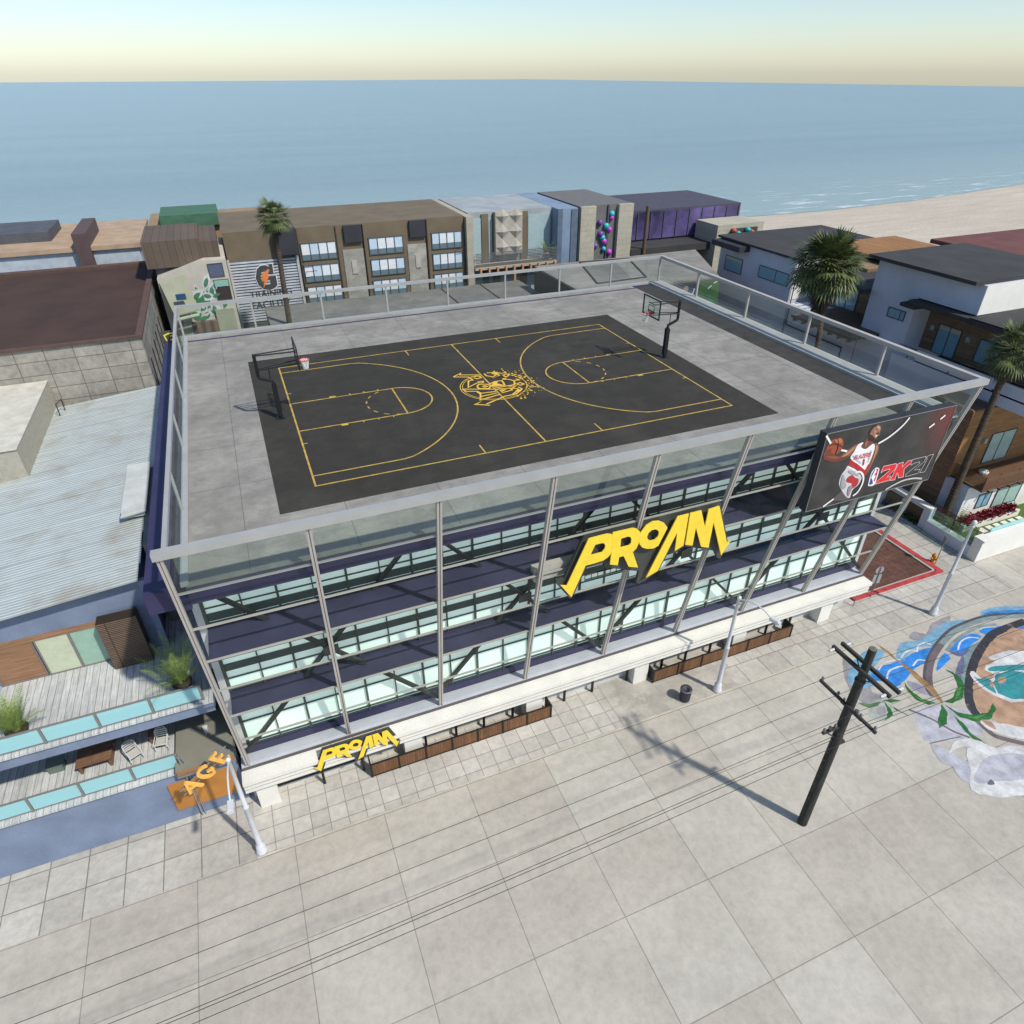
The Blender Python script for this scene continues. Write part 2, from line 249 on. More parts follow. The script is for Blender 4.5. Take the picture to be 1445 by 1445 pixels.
D={'P':[[(10.626,-1.9),(11.21,-1.888),(11.58,-1.892),(11.831,-1.995),(11.936,-2.116),(11.953,-2.508),(11.907,-2.824),(11.819,-3.112),(11.697,-3.245),(11.478,-3.349),(11.028,-3.386),(10.578,-3.379),(10.042,-4.784),(9.942,-5.039),(9.359,-4.153),(9.66,-4.261)],[(10.986,-2.329),(11.32,-2.332),(11.455,-2.39),(11.517,-2.55),(11.481,-2.704),(11.362,-2.856),(10.784,-2.856)]],'R':[[(11.841,-1.898),(12.861,-1.92),(13.082,-2.019),(13.236,-2.182),(13.311,-2.324),(13.319,-2.553),(13.279,-2.875),(13.193,-3.145),(13.016,-3.306),(13.41,-4.329),(12.889,-4.13),(12.539,-3.403),(12.306,-3.4),(12.273,-3.86),(11.851,-3.693),(11.86,-3.145),(11.876,-2.486)],[(12.306,-2.351),(12.658,-2.332),(12.8,-2.404),(12.862,-2.552),(12.858,-2.758),(12.753,-2.862),(12.303,-2.861)]],'O':[[(14.761,-2.401),(14.535,-2.074),(14.233,-1.885),(13.893,-1.826),(13.562,-1.962),(13.328,-2.267),(13.245,-2.615),(13.332,-2.952),(13.518,-3.193),(13.795,-3.347),(14.142,-3.411),(14.393,-3.332)],[(14.114,-2.312),(14.269,-2.436),(14.331,-2.598),(14.279,-2.792),(14.137,-2.922),(13.939,-2.922),(13.768,-2.82),(13.693,-2.633),(13.739,-2.439),(13.897,-2.304)]],'A':[[(15.225,-1.904),(15.848,-1.898),(15.845,-3.724),(15.397,-3.917),(15.356,-2.809),(14.564,-4.875),(13.936,-5.113)]],'M':[[(15.921,-1.896),(16.541,-1.896),(16.932,-2.93),(16.955,-1.949),(17.557,-1.892),(18.502,-4.311),(18.713,-4.221),(18.518,-4.551),(18.294,-5.014),(17.396,-2.774),(17.388,-4.28),(16.92,-4.082),(16.396,-2.811),(16.385,-3.866),(15.945,-3.699)]],'back':[(10.579,-1.846),(13.855,-1.862),(17.812,-1.842),(18.632,-4.015),(18.84,-4.616),(18.561,-5.512),(18.359,-5.407),(18.048,-4.853),(16.189,-4.059),(15.655,-4.286),(15.197,-4.312),(14.838,-5.177),(14.153,-5.543),(13.793,-5.663),(13.633,-5.529),(13.693,-4.856),(11.737,-4.026),(11.709,-3.694),(10.795,-3.745),(10.249,-5.13),(10.052,-5.404),(9.245,-4.196),(9.278,-4.077),(9.667,-4.077)],'bb':{'leg_fade':[(24.454,-2.028),(24.921,-2.337),(24.9,-2.779),(23.846,-2.565),(24.014,-2.284)],'shorts':[(24.101,-0.666),(24.474,-0.861),(25.269,-1.462),(25.333,-1.752),(25.25,-2.012),(24.971,-2.228),(24.95,-2.668),(24.625,-2.509),(24.041,-1.853),(23.866,-1.538),(23.87,-1.112),(24.034,-0.842)],'short_red':[(24.579,-1.27),(24.881,-1.493),(25.154,-1.633),(25.218,-1.925),(25.021,-2.119),(24.744,-2.095),(24.78,-1.825),(24.412,-1.662),(24.289,-1.438)],'arm':[(22.389,0.65),(22.314,0.377),(22.315,0.122),(22.576,-0.042),(23.149,-0.256),(23.524,-0.242),(23.944,-0.107),(24.192,-0.084),(24.237,0.203),(24.389,0.429),(24.159,0.475),(23.802,0.291),(23.535,0.089),(23.357,-0.003),(23.02,0.122),(22.828,0.198),(22.553,0.4)],'ball':[(22.861,1.073),(23.119,1.04),(23.297,0.827),(23.384,0.522),(23.299,0.284),(23.052,0.152),(22.707,0.187),(22.465,0.418),(22.376,0.688),(22.462,0.921),(22.623,1.049)],'fingers':[(22.414,0.573),(22.792,0.551),(22.691,0.481),(22.775,0.355),(22.655,0.343),(22.846,0.268),(22.975,0.131),(22.676,0.157),(22.384,0.29)],'arm2':[(25.402,0.264),(25.624,0.257),(25.823,0.031),(25.881,-0.282),(25.803,-0.647),(25.724,-1.132),(25.578,-1.452),(25.464,-1.505),(25.399,-1.217),(25.48,-0.732),(25.497,-0.203)],'neck':[(24.858,0.774),(24.7,0.514),(24.589,0.353),(24.749,0.154),(24.988,0.095),(25.205,0.211),(25.308,0.394),(25.136,0.611)],'jersey':[(24.343,0.439),(24.661,0.503),(24.58,0.318),(24.749,0.154),(24.991,0.087),(25.165,0.2),(25.394,0.284),(25.576,-0.069),(25.513,-0.931),(25.383,-1.174),(24.777,-0.735),(24.126,-0.257),(24.226,0.057)],'trim':[(24.132,-0.333),(24.652,-0.632),(25.383,-1.174),(25.48,-0.847),(25.61,-0.952),(25.537,-1.286),(25.521,-1.538),(24.679,-0.944),(24.133,-0.635)],'waist':[(24.103,-0.648),(24.632,-0.934),(24.988,-1.185),(24.741,-1.112),(24.192,-0.8)],'head':[(25.21,1.301),(25.411,1.228),(25.538,1.042),(25.544,0.896),(25.552,0.713),(25.41,0.576),(25.222,0.612),(24.967,0.826),(24.822,1.034),(24.917,1.231)],'hair':[(25.207,1.309),(25.144,1.253),(25.001,1.179),(24.93,0.977),(24.913,0.854),(24.821,0.926),(24.823,1.088),(24.932,1.246),(25.072,1.327)],'beard':[(24.913,0.854),(25.083,0.803),(25.277,0.638),(25.426,0.591),(25.519,0.719),(25.56,0.528),(25.473,0.416),(25.198,0.452),(24.972,0.533),(24.865,0.7)],'mouth':[(25.309,0.832),(25.442,0.88),(25.473,0.746),(25.363,0.64)],'brow':[(25.225,1.155),(25.38,1.144),(25.399,1.097),(25.254,1.103)],'num0':[(25.069,-0.836),(24.994,-0.496),(25.056,-0.452),(25.137,-0.526),(25.198,-0.825),(25.128,-0.876)],'nba':[(26.061,-1.207),(26.267,-1.237),(26.387,-1.375),(26.437,-1.955),(26.375,-2.258),(26.053,-2.227),(25.957,-2.104),(25.905,-1.467)],'nba_blue':[(26.044,-1.245),(26.114,-1.26),(26.069,-1.475),(26.013,-1.745),(26.163,-1.921),(26.284,-2.15),(26.088,-2.192),(26.004,-2.1),(25.952,-1.505)],'nba_red':[(26.167,-1.272),(26.267,-1.279),(26.333,-1.364),(26.371,-1.911),(26.343,-2.048),(26.246,-1.969),(26.284,-1.692),(26.153,-1.606),(26.24,-1.456)],'two':[(26.614,-1.214),(27.444,-1.237),(27.568,-1.334),(27.552,-1.572),(27.152,-1.971),(27.406,-1.942),(27.414,-2.204),(26.459,-2.219),(26.451,-2.116),(27.13,-1.594),(27.151,-1.485),(26.703,-1.515),(26.604,-1.592),(26.573,-1.501)],'K':[(27.626,-1.276),(27.971,-1.265),(28.013,-1.558),(28.257,-1.269),(28.587,-1.253),(28.573,-1.45),(28.216,-1.717),(28.381,-2.217),(28.022,-2.209),(27.856,-1.897),(27.782,-1.881),(27.808,-2.264),(27.458,-2.228),(27.524,-1.824)],'arm_light':[(24.188,0.396),(23.9,0.253),(23.626,0.07),(23.454,-0.042),(23.746,-0.029),(23.996,0.104),(24.154,0.257)],'arm_dark':[(22.34,0.299),(22.337,0.118),(22.573,-0.034),(23.145,-0.244),(23.519,-0.226),(23.941,-0.099),(23.591,-0.071),(23.178,-0.095),(22.76,0.029)],'arm2_light':[(25.584,0.191),(25.751,0.045),(25.777,-0.299),(25.722,-0.668),(25.659,-1.079),(25.657,-0.616),(25.64,-0.233)],'face_light':[(25.244,1.27),(25.413,1.203),(25.492,1.069),(25.435,1.008),(25.298,1.08),(25.21,1.194)],'cheek_light':[(25.101,1.089),(25.263,1.004),(25.294,0.872),(25.192,0.855),(25.077,0.985)],'eye':[(25.279,1.106),(25.394,1.098),(25.4,1.061),(25.304,1.065)],'mouth_dark':[(25.32,0.859),(25.453,0.885),(25.5,0.789),(25.379,0.764)],'chin':[(25.254,0.643),(25.41,0.576),(25.465,0.657),(25.465,0.547),(25.343,0.527)],'neck_light':[(24.832,0.561),(24.776,0.426),(24.805,0.236),(24.868,0.297),(24.924,0.433)],'ball_light':[(22.87,1.046),(23.085,1.019),(23.221,0.842),(23.092,0.76),(22.8,0.889),(22.717,1.012)],'seam':[(22.469,0.777),(22.694,0.839),(23.061,0.73),(23.384,0.522),(23.379,0.486),(23.068,0.686),(22.718,0.791),(22.508,0.733)],'seam2':[(22.861,1.073),(23.021,0.846),(23.097,0.507),(23.052,0.152),(23.004,0.169),(23.043,0.518),(22.971,0.849),(22.812,1.072)],'fold':[(24.192,-0.084),(24.516,-0.264),(24.984,-0.703),(24.826,-0.631),(24.467,-0.366)],'fold2':[(25.386,-0.03),(25.433,-0.379),(25.416,-0.795),(25.345,-0.436),(25.314,-0.128)],'fold3':[(23.949,-1.091),(24.224,-1.502),(24.408,-1.898),(24.262,-1.983),(24.02,-1.73),(23.943,-1.322)],'fold4':[(24.633,-1.91),(24.891,-2.009),(24.823,-2.314),(24.82,-2.556),(24.628,-2.268)],'fold5':[(24.236,-0.924),(24.645,-1.091),(25.059,-1.376),(24.81,-1.301),(24.391,-1.112)]},'bbs':{'w':[[(22.093,1.363),(22.518,0.874)],[(23.31,0.373),(23.719,0.228)],[(25.666,0.248),(26.201,0.447),(26.665,0.733),(27.014,1.028),(27.243,1.344)],[(23.236,-2.772),(23.809,-2.456)],[(24.761,-1.166),(25.028,-1.175),(25.318,-1.414),(25.473,-1.744),(25.473,-2.103),(25.339,-2.435),(25.099,-2.582)],[(28.908,0.481),(29.21,0.653)],[(29.509,0.831),(29.769,1.011)]],'g':[[(27.351,-2.746),(27.808,-2.586),(28.43,-2.448),(29.128,-2.472),(29.631,-2.585),(29.856,-2.656)]],'thin':[[(28.513,-1.238),(29.503,-1.246),(29.535,-1.539),(28.997,-1.944),(29.426,-1.979),(29.359,-2.214),(28.506,-2.23),(28.467,-2.061),(29.213,-1.586),(29.17,-1.49),(28.797,-1.497),(28.591,-1.568),(28.513,-1.238)],[(29.556,-1.285),(29.733,-1.222),(30.029,-1.226),(29.856,-2.235),(29.498,-2.215),(29.668,-1.452),(29.556,-1.285)]]},'bbface':[(22.076,1.433),(30.327,1.447),(30.465,-2.943),(22.334,-2.743)],'blz':[(24.336,-0.339),(25.393,-0.39),(24.314,-0.005)],'emb':[[(9.538,9.742),(10.114,10.132),(9.975,9.884),(11.171,9.387)],[(9.53,9.716),(10.36,9.371),(10.44,8.803),(10.16,8.792),(9.827,7.879),(10.521,8.303)],[(10.516,9.337),(11.003,9.235),(11.022,8.977),(10.733,8.898),(10.617,9.095)],[(10.613,8.458),(10.932,8.423),(10.856,8.213),(10.617,8.264),(10.613,8.458)],[(10.343,7.806),(10.542,8.055),(10.97,7.925),(11.132,7.574),(10.869,7.261),(10.336,7.482),(10.343,7.806)],[(10.628,7.688),(10.799,7.759),(10.896,7.577),(10.718,7.538),(10.628,7.688)],[(9.43,7.765),(11.121,7.064)],[(9.416,7.724),(9.547,7.376),(10.107,7.144),(10.23,6.794),(11.093,6.709)],[(10.085,7.081),(10.157,6.69),(9.865,5.93),(10.506,6.101),(9.41,5.479),(9.95,5.171),(10.116,5.061)],[(9.88,5.924),(11.205,6.256)],[(10.076,6.367),(11.08,6.487)],[(9.991,5.281),(11.269,5.873),(11.79,5.924),(12.133,6.232)],[(11.394,9.478),(11.411,9.116),(11.802,8.753),(11.526,8.619),(12.164,8.905),(12.07,9.454),(11.574,9.557)],[(11.51,8.086),(11.993,8.081),(11.957,7.708),(11.891,7.353),(11.29,7.414),(11.257,7.711)],[(12.091,8.236),(12.446,8.089),(12.636,7.814),(12.992,7.764),(12.868,8.013)],[(12.36,8.823),(12.626,8.916),(12.687,8.687),(12.42,8.496),(12.36,8.823)],[(12.56,7.266),(12.868,7.378),(13.005,7.082),(12.746,6.999),(12.56,7.266)],[(11.198,7.171),(11.795,7.204),(12.463,7.211)],[(11.356,6.828),(11.684,6.739),(11.404,6.58),(11.356,6.828)],[(12.634,7.718),(12.496,7.293),(12.079,7.087),(12.46,7.023),(12.108,6.794),(12.42,6.572)],[(12.519,6.81),(12.608,6.494),(12.383,6.22),(12.133,6.232)],[(11.269,5.873),(12.006,5.924),(12.446,6.285)],[(11.097,7.873),(11.542,8.073),(11.511,7.797),(11.132,7.574)],[(11.076,6.853),(11.418,6.987),(12.014,6.833),(12.043,6.544),(11.327,6.385)]],'embfill':[[(11.526,8.619),(12.283,9.212),(12.235,9.386),(12.038,9.571),(11.788,9.314),(11.918,9.057)],[(11.494,8.142),(11.783,8.119),(11.574,7.771),(11.844,7.42),(11.29,7.414),(11.101,7.492)],[(12.141,8.364),(12.32,8.339),(12.365,8.074),(12.081,8.162)],[(11.434,6.842),(11.674,6.715),(11.466,6.554)],[(12.071,6.258),(12.42,6.572),(12.478,6.272),(12.287,6.078)]],'embring':[[(9.459,8.173),(12.893,7.708),(9.956,6.329)]],'mural':[('lav','p',[(29.232,-11.635),(30.658,-11.912),(31.605,-12.505),(32.075,-12.8),(31.723,-14.041),(30.425,-14.173),(28.202,-13.633),(28.107,-13.13)],0),('grey','p',[(28.522,-7.008),(28.726,-7.465),(28.824,-8.415),(28.073,-9.753),(28.725,-10.188),(28.025,-10.396),(26.912,-10.264),(27.035,-8.99),(27.677,-7.945)],0),('palegreen','p',[(27.075,-10.331),(27.976,-10.294),(28.328,-10.845),(27.955,-11.328),(27.167,-11.626),(26.579,-11.462),(26.49,-11.04)],0),('grey','p',[(27.329,-10.756),(27.748,-10.728),(27.816,-10.955),(27.461,-11.283),(27.135,-11.227),(27.064,-11.042)],0),('grey','p',[(33.75,-7.291),(34.572,-6.975),(35.075,-7.444),(36.242,-6.854),(37.96,-6.731),(37.587,-7.133),(36.129,-7.348),(34.379,-7.742)],0),('lblue','p',[(27.468,-8.478),(28.653,-7.619),(29.853,-7.175),(30.857,-7.107),(31.357,-7.601),(30.302,-8.111),(29.481,-8.415),(28.926,-9.25),(28.098,-9.426),(27.488,-9.09)],0),('lblue','p',[(31.638,-8.177),(32.899,-7.391),(33.657,-7.574),(34.48,-7.655),(35.917,-7.327),(37.507,-7.1),(38.933,-7.617),(37.509,-7.78),(35.964,-8.07),(34.574,-8.644),(34.314,-8.287),(33.599,-8.12),(32.925,-8.216),(31.831,-8.498)],0),('blue','p',[(28.995,-8.738),(29.948,-8.436),(30.57,-8.457),(31.831,-8.498),(33.404,-8.289),(34.471,-8.54),(33.487,-9.177),(32.997,-9.215),(31.699,-9.387),(30.554,-9.829),(29.398,-10.017),(29.308,-9.429),(28.955,-9.173)],0),('blue','p',[(34.933,-8.916),(36.533,-8.562),(37.803,-8.498),(38.154,-8.969),(36.883,-9.215),(35.799,-9.518)],0),('blue','p',[(32.937,-10.011),(34.196,-9.707),(34.677,-9.545),(34.733,-9.081),(33.671,-9.491)],0),('blue','p',[(38.668,-8.39),(41.883,-9.238),(41.221,-9.703),(39.241,-9.154),(38.657,-9.045)],0),('lblue','p',[(39.91,-7.531),(41.13,-7.179),(43.585,-8.042),(42.626,-8.716),(40.804,-7.898)],0),('blue','p',[(40.154,-7.631),(40.843,-7.491),(43.261,-8.269),(42.689,-8.672)],0),('white','s',[(31.848,-8.384),(32.449,-8.144),(33.021,-8.132),(33.231,-8.341),(33.697,-8.034),(34.332,-7.979),(34.568,-8.266)],0.1),('white','s',[(29.536,-9.411),(30.28,-8.921),(30.989,-8.863),(31.45,-8.935)],0.1),('white','s',[(29.776,-8.598),(30.509,-8.313),(31.138,-8.333),(31.756,-8.467)],0.09),('white','s',[(31.971,-9.149),(32.687,-8.909),(33.091,-9.134)],0.09),('white','s',[(35.698,-9.23),(36.476,-8.795),(37.318,-8.69),(37.888,-8.989)],0.1),('white','s',[(38.651,-8.449),(39.1,-8.433),(39.874,-8.683)],0.08),('purple','p',[(34.984,-8.875),(35.646,-9.455),(37.934,-9.137),(36.672,-9.38),(35.494,-9.759),(35.089,-9.349)],0),('lav2','p',[(30.7,-9.888),(31.207,-10.649),(30.964,-11.305),(30.403,-10.429)],0),('dark','s',[(42.815,-8.583),(40.885,-7.932),(39.975,-7.767),(38.68,-7.718),(36.972,-7.827),(35.133,-8.371),(33.412,-9.146),(32.111,-10.016),(31.336,-10.811),(31.106,-11.363)],0.42),('ggreen','s',[(42.689,-8.672),(40.704,-8.067),(39.798,-7.902),(38.508,-7.853),(36.888,-7.991),(35.198,-8.461)],0.34),('pbrown','s',[(35.198,-8.461),(33.525,-9.192),(32.236,-10.067),(31.443,-10.855),(31.184,-11.341)],0.36),('ggreen','s',[(40.108,-8.509),(38.839,-8.259),(37.355,-8.38),(35.907,-8.688),(34.986,-9.061)],0.2),('palegreen2','p',[(38.09,-9.201),(37.085,-9.424),(35.771,-9.993),(34.237,-10.887),(32.84,-12.074),(32.487,-12.14),(34.017,-10.797),(35.469,-9.869),(36.883,-9.215)],0),('purple2','p',[(35.697,-9.598),(34.599,-10.109),(33.687,-10.662),(33.606,-11.08),(34.972,-10.262)],0),('ink','s',[(42.19,-9.022),(39.412,-9.027),(38.136,-9.348),(36.532,-9.941),(34.989,-10.736),(33.523,-11.708),(32.524,-12.573),(32.184,-13.249),(32.223,-13.662)],0.5),('orange','p',[(41.46,-9.535),(38.902,-9.405),(37.778,-9.708),(36.412,-10.256),(34.883,-11.038),(33.717,-11.787),(32.843,-12.6),(32.545,-13.296),(32.794,-13.945),(33.955,-14.811)],0),('pbrown','s',[(31.813,-13.494),(31.776,-14.159),(31.861,-14.714),(32.813,-15.614)],0.3),('white','p',[(32.102,-13.514),(31.843,-14.186),(33.061,-15.439),(33.825,-14.902),(32.666,-14.04)],0),('orange','p',[(32.094,-13.56),(32.076,-14.089),(32.247,-14.351),(32.479,-13.865)],0),('white','p',[(34.589,-10.917),(35.003,-10.857),(34.914,-11.616),(35.885,-11.563),(35.691,-11.024),(36.315,-10.812),(37.071,-10.766),(36.798,-10.535),(37.262,-10.362),(39.5,-10.913),(35.626,-13.636),(34.408,-12.663),(34.247,-11.786)],0),('teal','p',[(34.654,-11.058),(34.657,-11.342),(35.057,-11.506),(35.129,-11.366),(35.277,-11.765),(34.944,-12.181),(34.618,-12.589),(34.484,-11.773)],0),('teal','p',[(35.913,-11.115),(36.386,-11.018),(38.417,-11.674),(37.997,-11.97),(36.109,-11.311)],0),('orange','p',[(35.06,-11.843),(35.434,-11.941),(35.278,-12.098),(34.8,-12.122)],0),('teal','p',[(36.057,-11.519),(37.79,-12.115),(35.814,-13.504),(34.736,-12.584)],0),('orange','p',[(35.871,-11.784),(36.322,-11.912),(35.978,-12.164),(35.519,-12.086)],0),('brown','p',[(31.56,-6.714),(31.48,-6.999),(31.628,-7.684),(31.514,-8.487),(31.699,-9.387),(31.676,-10.064),(31.623,-10.929),(31.217,-11.882),(31.098,-11.676),(31.207,-10.649),(31.372,-9.484),(31.454,-8.343),(31.354,-7.323)],0),('ltbrown','s',[(31.415,-7.473),(31.423,-8.569),(31.43,-9.622),(31.294,-10.575),(31.162,-11.492)],0.04),('pbrown','s',[(28.955,-11.521),(29.573,-12.477),(29.949,-13.506),(30.425,-14.173)],0.12),('green','p',[(30.396,-9.875),(30.234,-10.577),(30.301,-11.245),(30.895,-11.802),(30.281,-11.706),(29.937,-11.2),(30.02,-10.489)],0),('green','p',[(33.558,-10.091),(33.614,-10.632),(33.004,-11.386),(32.01,-11.839),(31.33,-11.876),(31.649,-12.131),(32.417,-12.112),(33.399,-11.548),(33.792,-10.931),(33.775,-10.412)],0),('green','p',[(31.021,-11.957),(30.801,-12.481),(30.073,-13.075),(29.432,-13.103),(29.835,-12.684)],0),('green','p',[(31.161,-12.015),(31.353,-12.707),(32.012,-13.178),(32.941,-13.358),(33.802,-12.993),(33.62,-13.331),(32.649,-13.737),(31.73,-13.558),(31.159,-13.028)],0),('green','p',[(30.898,-12.822),(30.968,-13.344),(30.729,-14.015),(30.892,-14.827),(30.522,-14.491),(30.541,-13.843)],0),('green','p',[(28.107,-10.45),(28.679,-10.58),(29.092,-10.854),(28.442,-10.796)],0),('green','p',[(28.138,-10.515),(28.06,-11.053),(27.816,-11.459),(27.069,-11.599),(27.726,-11.221)],0),('green','p',[(28.258,-10.825),(28.399,-11.294),(28.599,-11.88),(28.253,-11.335)],0),('lgreen','p',[(30.097,-10.789),(30.26,-11.28),(30.528,-11.672),(30.165,-11.451)],0),('lgreen','p',[(33.004,-11.386),(33.219,-11.474),(32.575,-11.858),(32.021,-12.002)],0),('lgreen','p',[(31.366,-12.863),(31.886,-13.276),(32.743,-13.427),(31.855,-13.462)],0),('green2','p',[(26.673,-10.045),(27.13,-10.354),(27.907,-10.47),(27.585,-10.661),(27.033,-10.595),(26.77,-10.327)],0),('lav','p',[(28.128,-13.695),(27.825,-14.114),(27.644,-14.746),(27.944,-15.127),(27.709,-15.624),(27.858,-16.181),(28.89,-15.6),(28.925,-15.27),(28.699,-14.517),(28.507,-14.033)],0),('white','p',[(29.677,-14.603),(28.925,-15.27),(28.62,-15.66),(27.824,-16.207),(27.746,-16.779),(29.901,-17.66),(32.567,-15.786),(31.116,-15.192),(30.814,-14.886)],0),('white','p',[(30.912,-14.927),(30.413,-14.261),(29.673,-14.051),(29.074,-14.174),(28.5,-14.48),(29.219,-14.415),(29.818,-14.57),(30.144,-15.242)],0),('lav','p',[(29.081,-15.678),(29.917,-15.414),(30.726,-15.481),(32.164,-16.069),(30.775,-17.045),(29.243,-16.583),(28.542,-16.46),(28.183,-16.149)],0),('dgrey','s',[(28.099,-13.637),(29.011,-13.78),(29.999,-13.952)],0.06),('dgrey','p',[(28.631,-16.538),(29.1,-16.401),(29.003,-16.69)],0)]}
# ================================================================== SETTING
# one ground sheet reaching the horizon: pale beach sand; the town stands on paved sheets above it
def beach():
    m, nt, b = _base('beach_sand'); v = vecpos(nt)
    c = mix(nt, noise(nt, v, .02, 8, .6, .35, .65), (.60,.53,.43), (.50,.44,.36)); c = mix(nt, noise(nt, vecpos(nt, (.06,.4,1)), 1, 8, .65, .42, .7), c, (.44,.385,.31)); c = mix(nt, noise(nt, v, 1.4, 6, .7, .45, .7), c, (.43,.38,.30))
    nt.links.new(c, b.inputs['Base Color']); b.inputs['Roughness'].default_value = .95; b.inputs['Specular IOR Level'].default_value = .15
    bp = N(nt, 'ShaderNodeBump'); bp.inputs['Strength'].default_value = .5; bp.inputs['Distance'].default_value = .3; nt.links.new(noise(nt, v, .7, 8, .7, .2, .8), bp.inputs['Height']); nt.links.new(bp.outputs[0], b.inputs['Normal']); return m
m = MB(); m.add([(-1800,-400,G0-.06),(1800,-400,G0-.06),(1800,4200,G0-.06),(-1800,4200,G0-.06)], [(0,1,2,3)])
struct(m.build('ground', beach()))
def seawater():
    m, nt, b = _base('sea_water'); v = vecpos(nt)
    f = noise(nt, vecpos(nt, (.004,.03,1)), 1, 8, .6, .35, .65)
    # paler shallows and foam towards the shore are water of a different depth and colour
    sp = N(nt, 'ShaderNodeSeparateXYZ'); nt.links.new(v, sp.inputs[0]); r = N(nt, 'ShaderNodeMapRange'); r.inputs[1].default_value = 128; r.inputs[2].default_value = 240; nt.links.new(sp.outputs[1], r.inputs[0])
    c = mix(nt, r.outputs[0], (.24,.33,.33), mix(nt, f, (.12,.20,.235), (.15,.235,.27)))
    fo = noise(nt, vecpos(nt, (.05,.32,1)), 1, 8, .7, .55, .66); r2 = N(nt, 'ShaderNodeMapRange'); r2.inputs[1].default_value = 165; r2.inputs[2].default_value = 128; nt.links.new(sp.outputs[1], r2.inputs[0])
    mu = N(nt, 'ShaderNodeMath', operation='MULTIPLY'); nt.links.new(fo, mu.inputs[0]); nt.links.new(r2.outputs[0], mu.inputs[1])
    nt.links.new(mix(nt, mu.outputs[0], c, (.75,.76,.74)), b.inputs['Base Color']); b.inputs['Roughness'].default_value = .22
    bp = N(nt, 'ShaderNodeBump'); bp.inputs['Strength'].default_value = .35; bp.inputs['Distance'].default_value = .5; nt.links.new(noise(nt, vecpos(nt, (.25,.6,1)), 1, 7, .65, .2, .8), bp.inputs['Height']); nt.links.new(bp.outputs[0], b.inputs['Normal']); return m
sh = [(-1800+36*i, 130+5*math.sin(i*.9)+9*math.sin(i*.31+1)) for i in range(101)]
struct(MB().poly([[(1800,4200),(-1800,4200)]+sh], ground(G0), .0).build('sea', seawater()))
# paved street of big concrete slabs
SLAB = tiles('street_slabs', (.54,.51,.44), (.49,.445,.38), (.29,.265,.225), 4.25, 4.3, .022, .85, 'xy', 0, .24, .35, loc=(4.35, 2.25, 0))
struct(MB().add([(-80,-90,G0-.05),(110,-90,G0-.05),(110,84,G0-.05),(-80,84,G0-.05)], [(0,1,2,3)]).build('street', SLAB))
TILE1 = tiles('large_pavers', (.58,.555,.49), (.47,.44,.385), (.25,.235,.20), 1.6, 1.55, .03, .85, 'xy', 0, .32, .35, loc=(0.4, .35, 0))
TILE2 = tiles('small_pavers', (.63,.60,.53), (.52,.49,.435), (.29,.275,.24), .86, .86, .022, .85, 'xy', 0, .3, .35, loc=(0, 0, 0))
CONC = concrete('pavement_concrete', (.44, .415, .36))
def sheet(name, mt, x0, x1, y0, y1, z):
    return struct(MB().add([(x0,y0,z),(x1,y0,z),(x1,y1,z),(x0,y1,z)], [(0,1,2,3)]).build(name, mt))
sheet('pavement', TILE1, -40, 44.8, -6.5, 24.0, G0-.020)
sheet('pavement', TILE2, -6, 13.4, -6.42, -2.9, G0)
sheet('pavement', CONC, 13.42, 21.1, -6.42, -2.9, G0)
sheet('pavement', TILE2, 21.12, 41.2, -5.0, -2.9, G0)
m = MB(); m.box(-6, 44.8, -6.54, -6.46, G0-.02, G0+.012)
struct(m.build('kerb_strip', mat('pale_joint', (.5, .46, .38), .8)))
# brick paved bed with painted red kerb
BRICK = tiles('dark_red_brick_paving', (.27,.115,.08), (.17,.085,.065), (.09,.065,.055), .42, .12, .012, .85, 'yx', .5, .5, .4, grain=(.8, 5, 1))
sheet('brick_paving', BRICK, 33.55, 41.1, -3.0, 14, G0+.012)
m = MB(); m.box(33.2, 41.6, -3.3, -3.02, G0-.02, G0+.13).box(41.2, 41.6, -3.019, 14, G0-.02, G0+.13).box(33.2, 33.5, -3.019, -2.3, G0-.02, G0+.13)
struct(m.build('red_kerb', mat('red_kerb_paint', (.50, .06, .065), .75, .25, 2, .35)))
m = MB(); m.box(33.51, 41.05, -3.018, -2.9, G0-.02, G0+.1).box(41.0, 41.19, -2.899, 14, G0-.02, G0+.1)
struct(m.build('kerb', mat('grey_kerb', (.42, .38, .33), .8)))
# ------------------------------------------------------------------ painted ground mural
MC = {'lav':(.47,.47,.52),'grey':(.30,.29,.30),'palegreen':(.40,.43,.39),'lblue':(.19,.38,.52),'blue':(.03,.24,.68),'white':(.66,.655,.64),
 'purple':(.13,.14,.28),'lav2':(.30,.29,.36),'dark':(.085,.085,.095),'ggreen':(.235,.30,.295),'pbrown':(.16,.125,.135),'palegreen2':(.20,.29,.285),'purple2':(.15,.16,.27),
 'ink':(.035,.035,.045),'orange':(.46,.29,.185),'teal':(.03,.27,.29),'brown':(.34,.20,.085),'ltbrown':(.46,.30,.14),'green':(.02,.14,.028),'lgreen':(.06,.27,.05),'green2':(.12,.22,.10),'cgrey':(.36,.35,.33),'dgrey':(.14,.14,.14)}
PARTN = {'lav':'wash','grey':'brush_shadow','palegreen':'bubble','lblue':'sky_field','blue':'cloud','white':'white_brushwork','purple':'ribbon','lav2':'wash','dark':'ring_outline','ggreen':'ring','pbrown':'ring_shade','palegreen2':'disc_rim','purple2':'ribbon','ink':'disc_outline','orange':'disc','teal':'lettering','brown':'branch','ltbrown':'branch_highlight','green':'leaf','lgreen':'leaf_highlight','green2':'leaf','cgrey':'brush_shadow','dgrey':'brush_shadow'}
mur = thing('ground_mural', (33, -12, G0), 'street mural of blue clouds, green leaves and an orange disc painted on the concrete', 'mural')
lvl = 0; runs = []
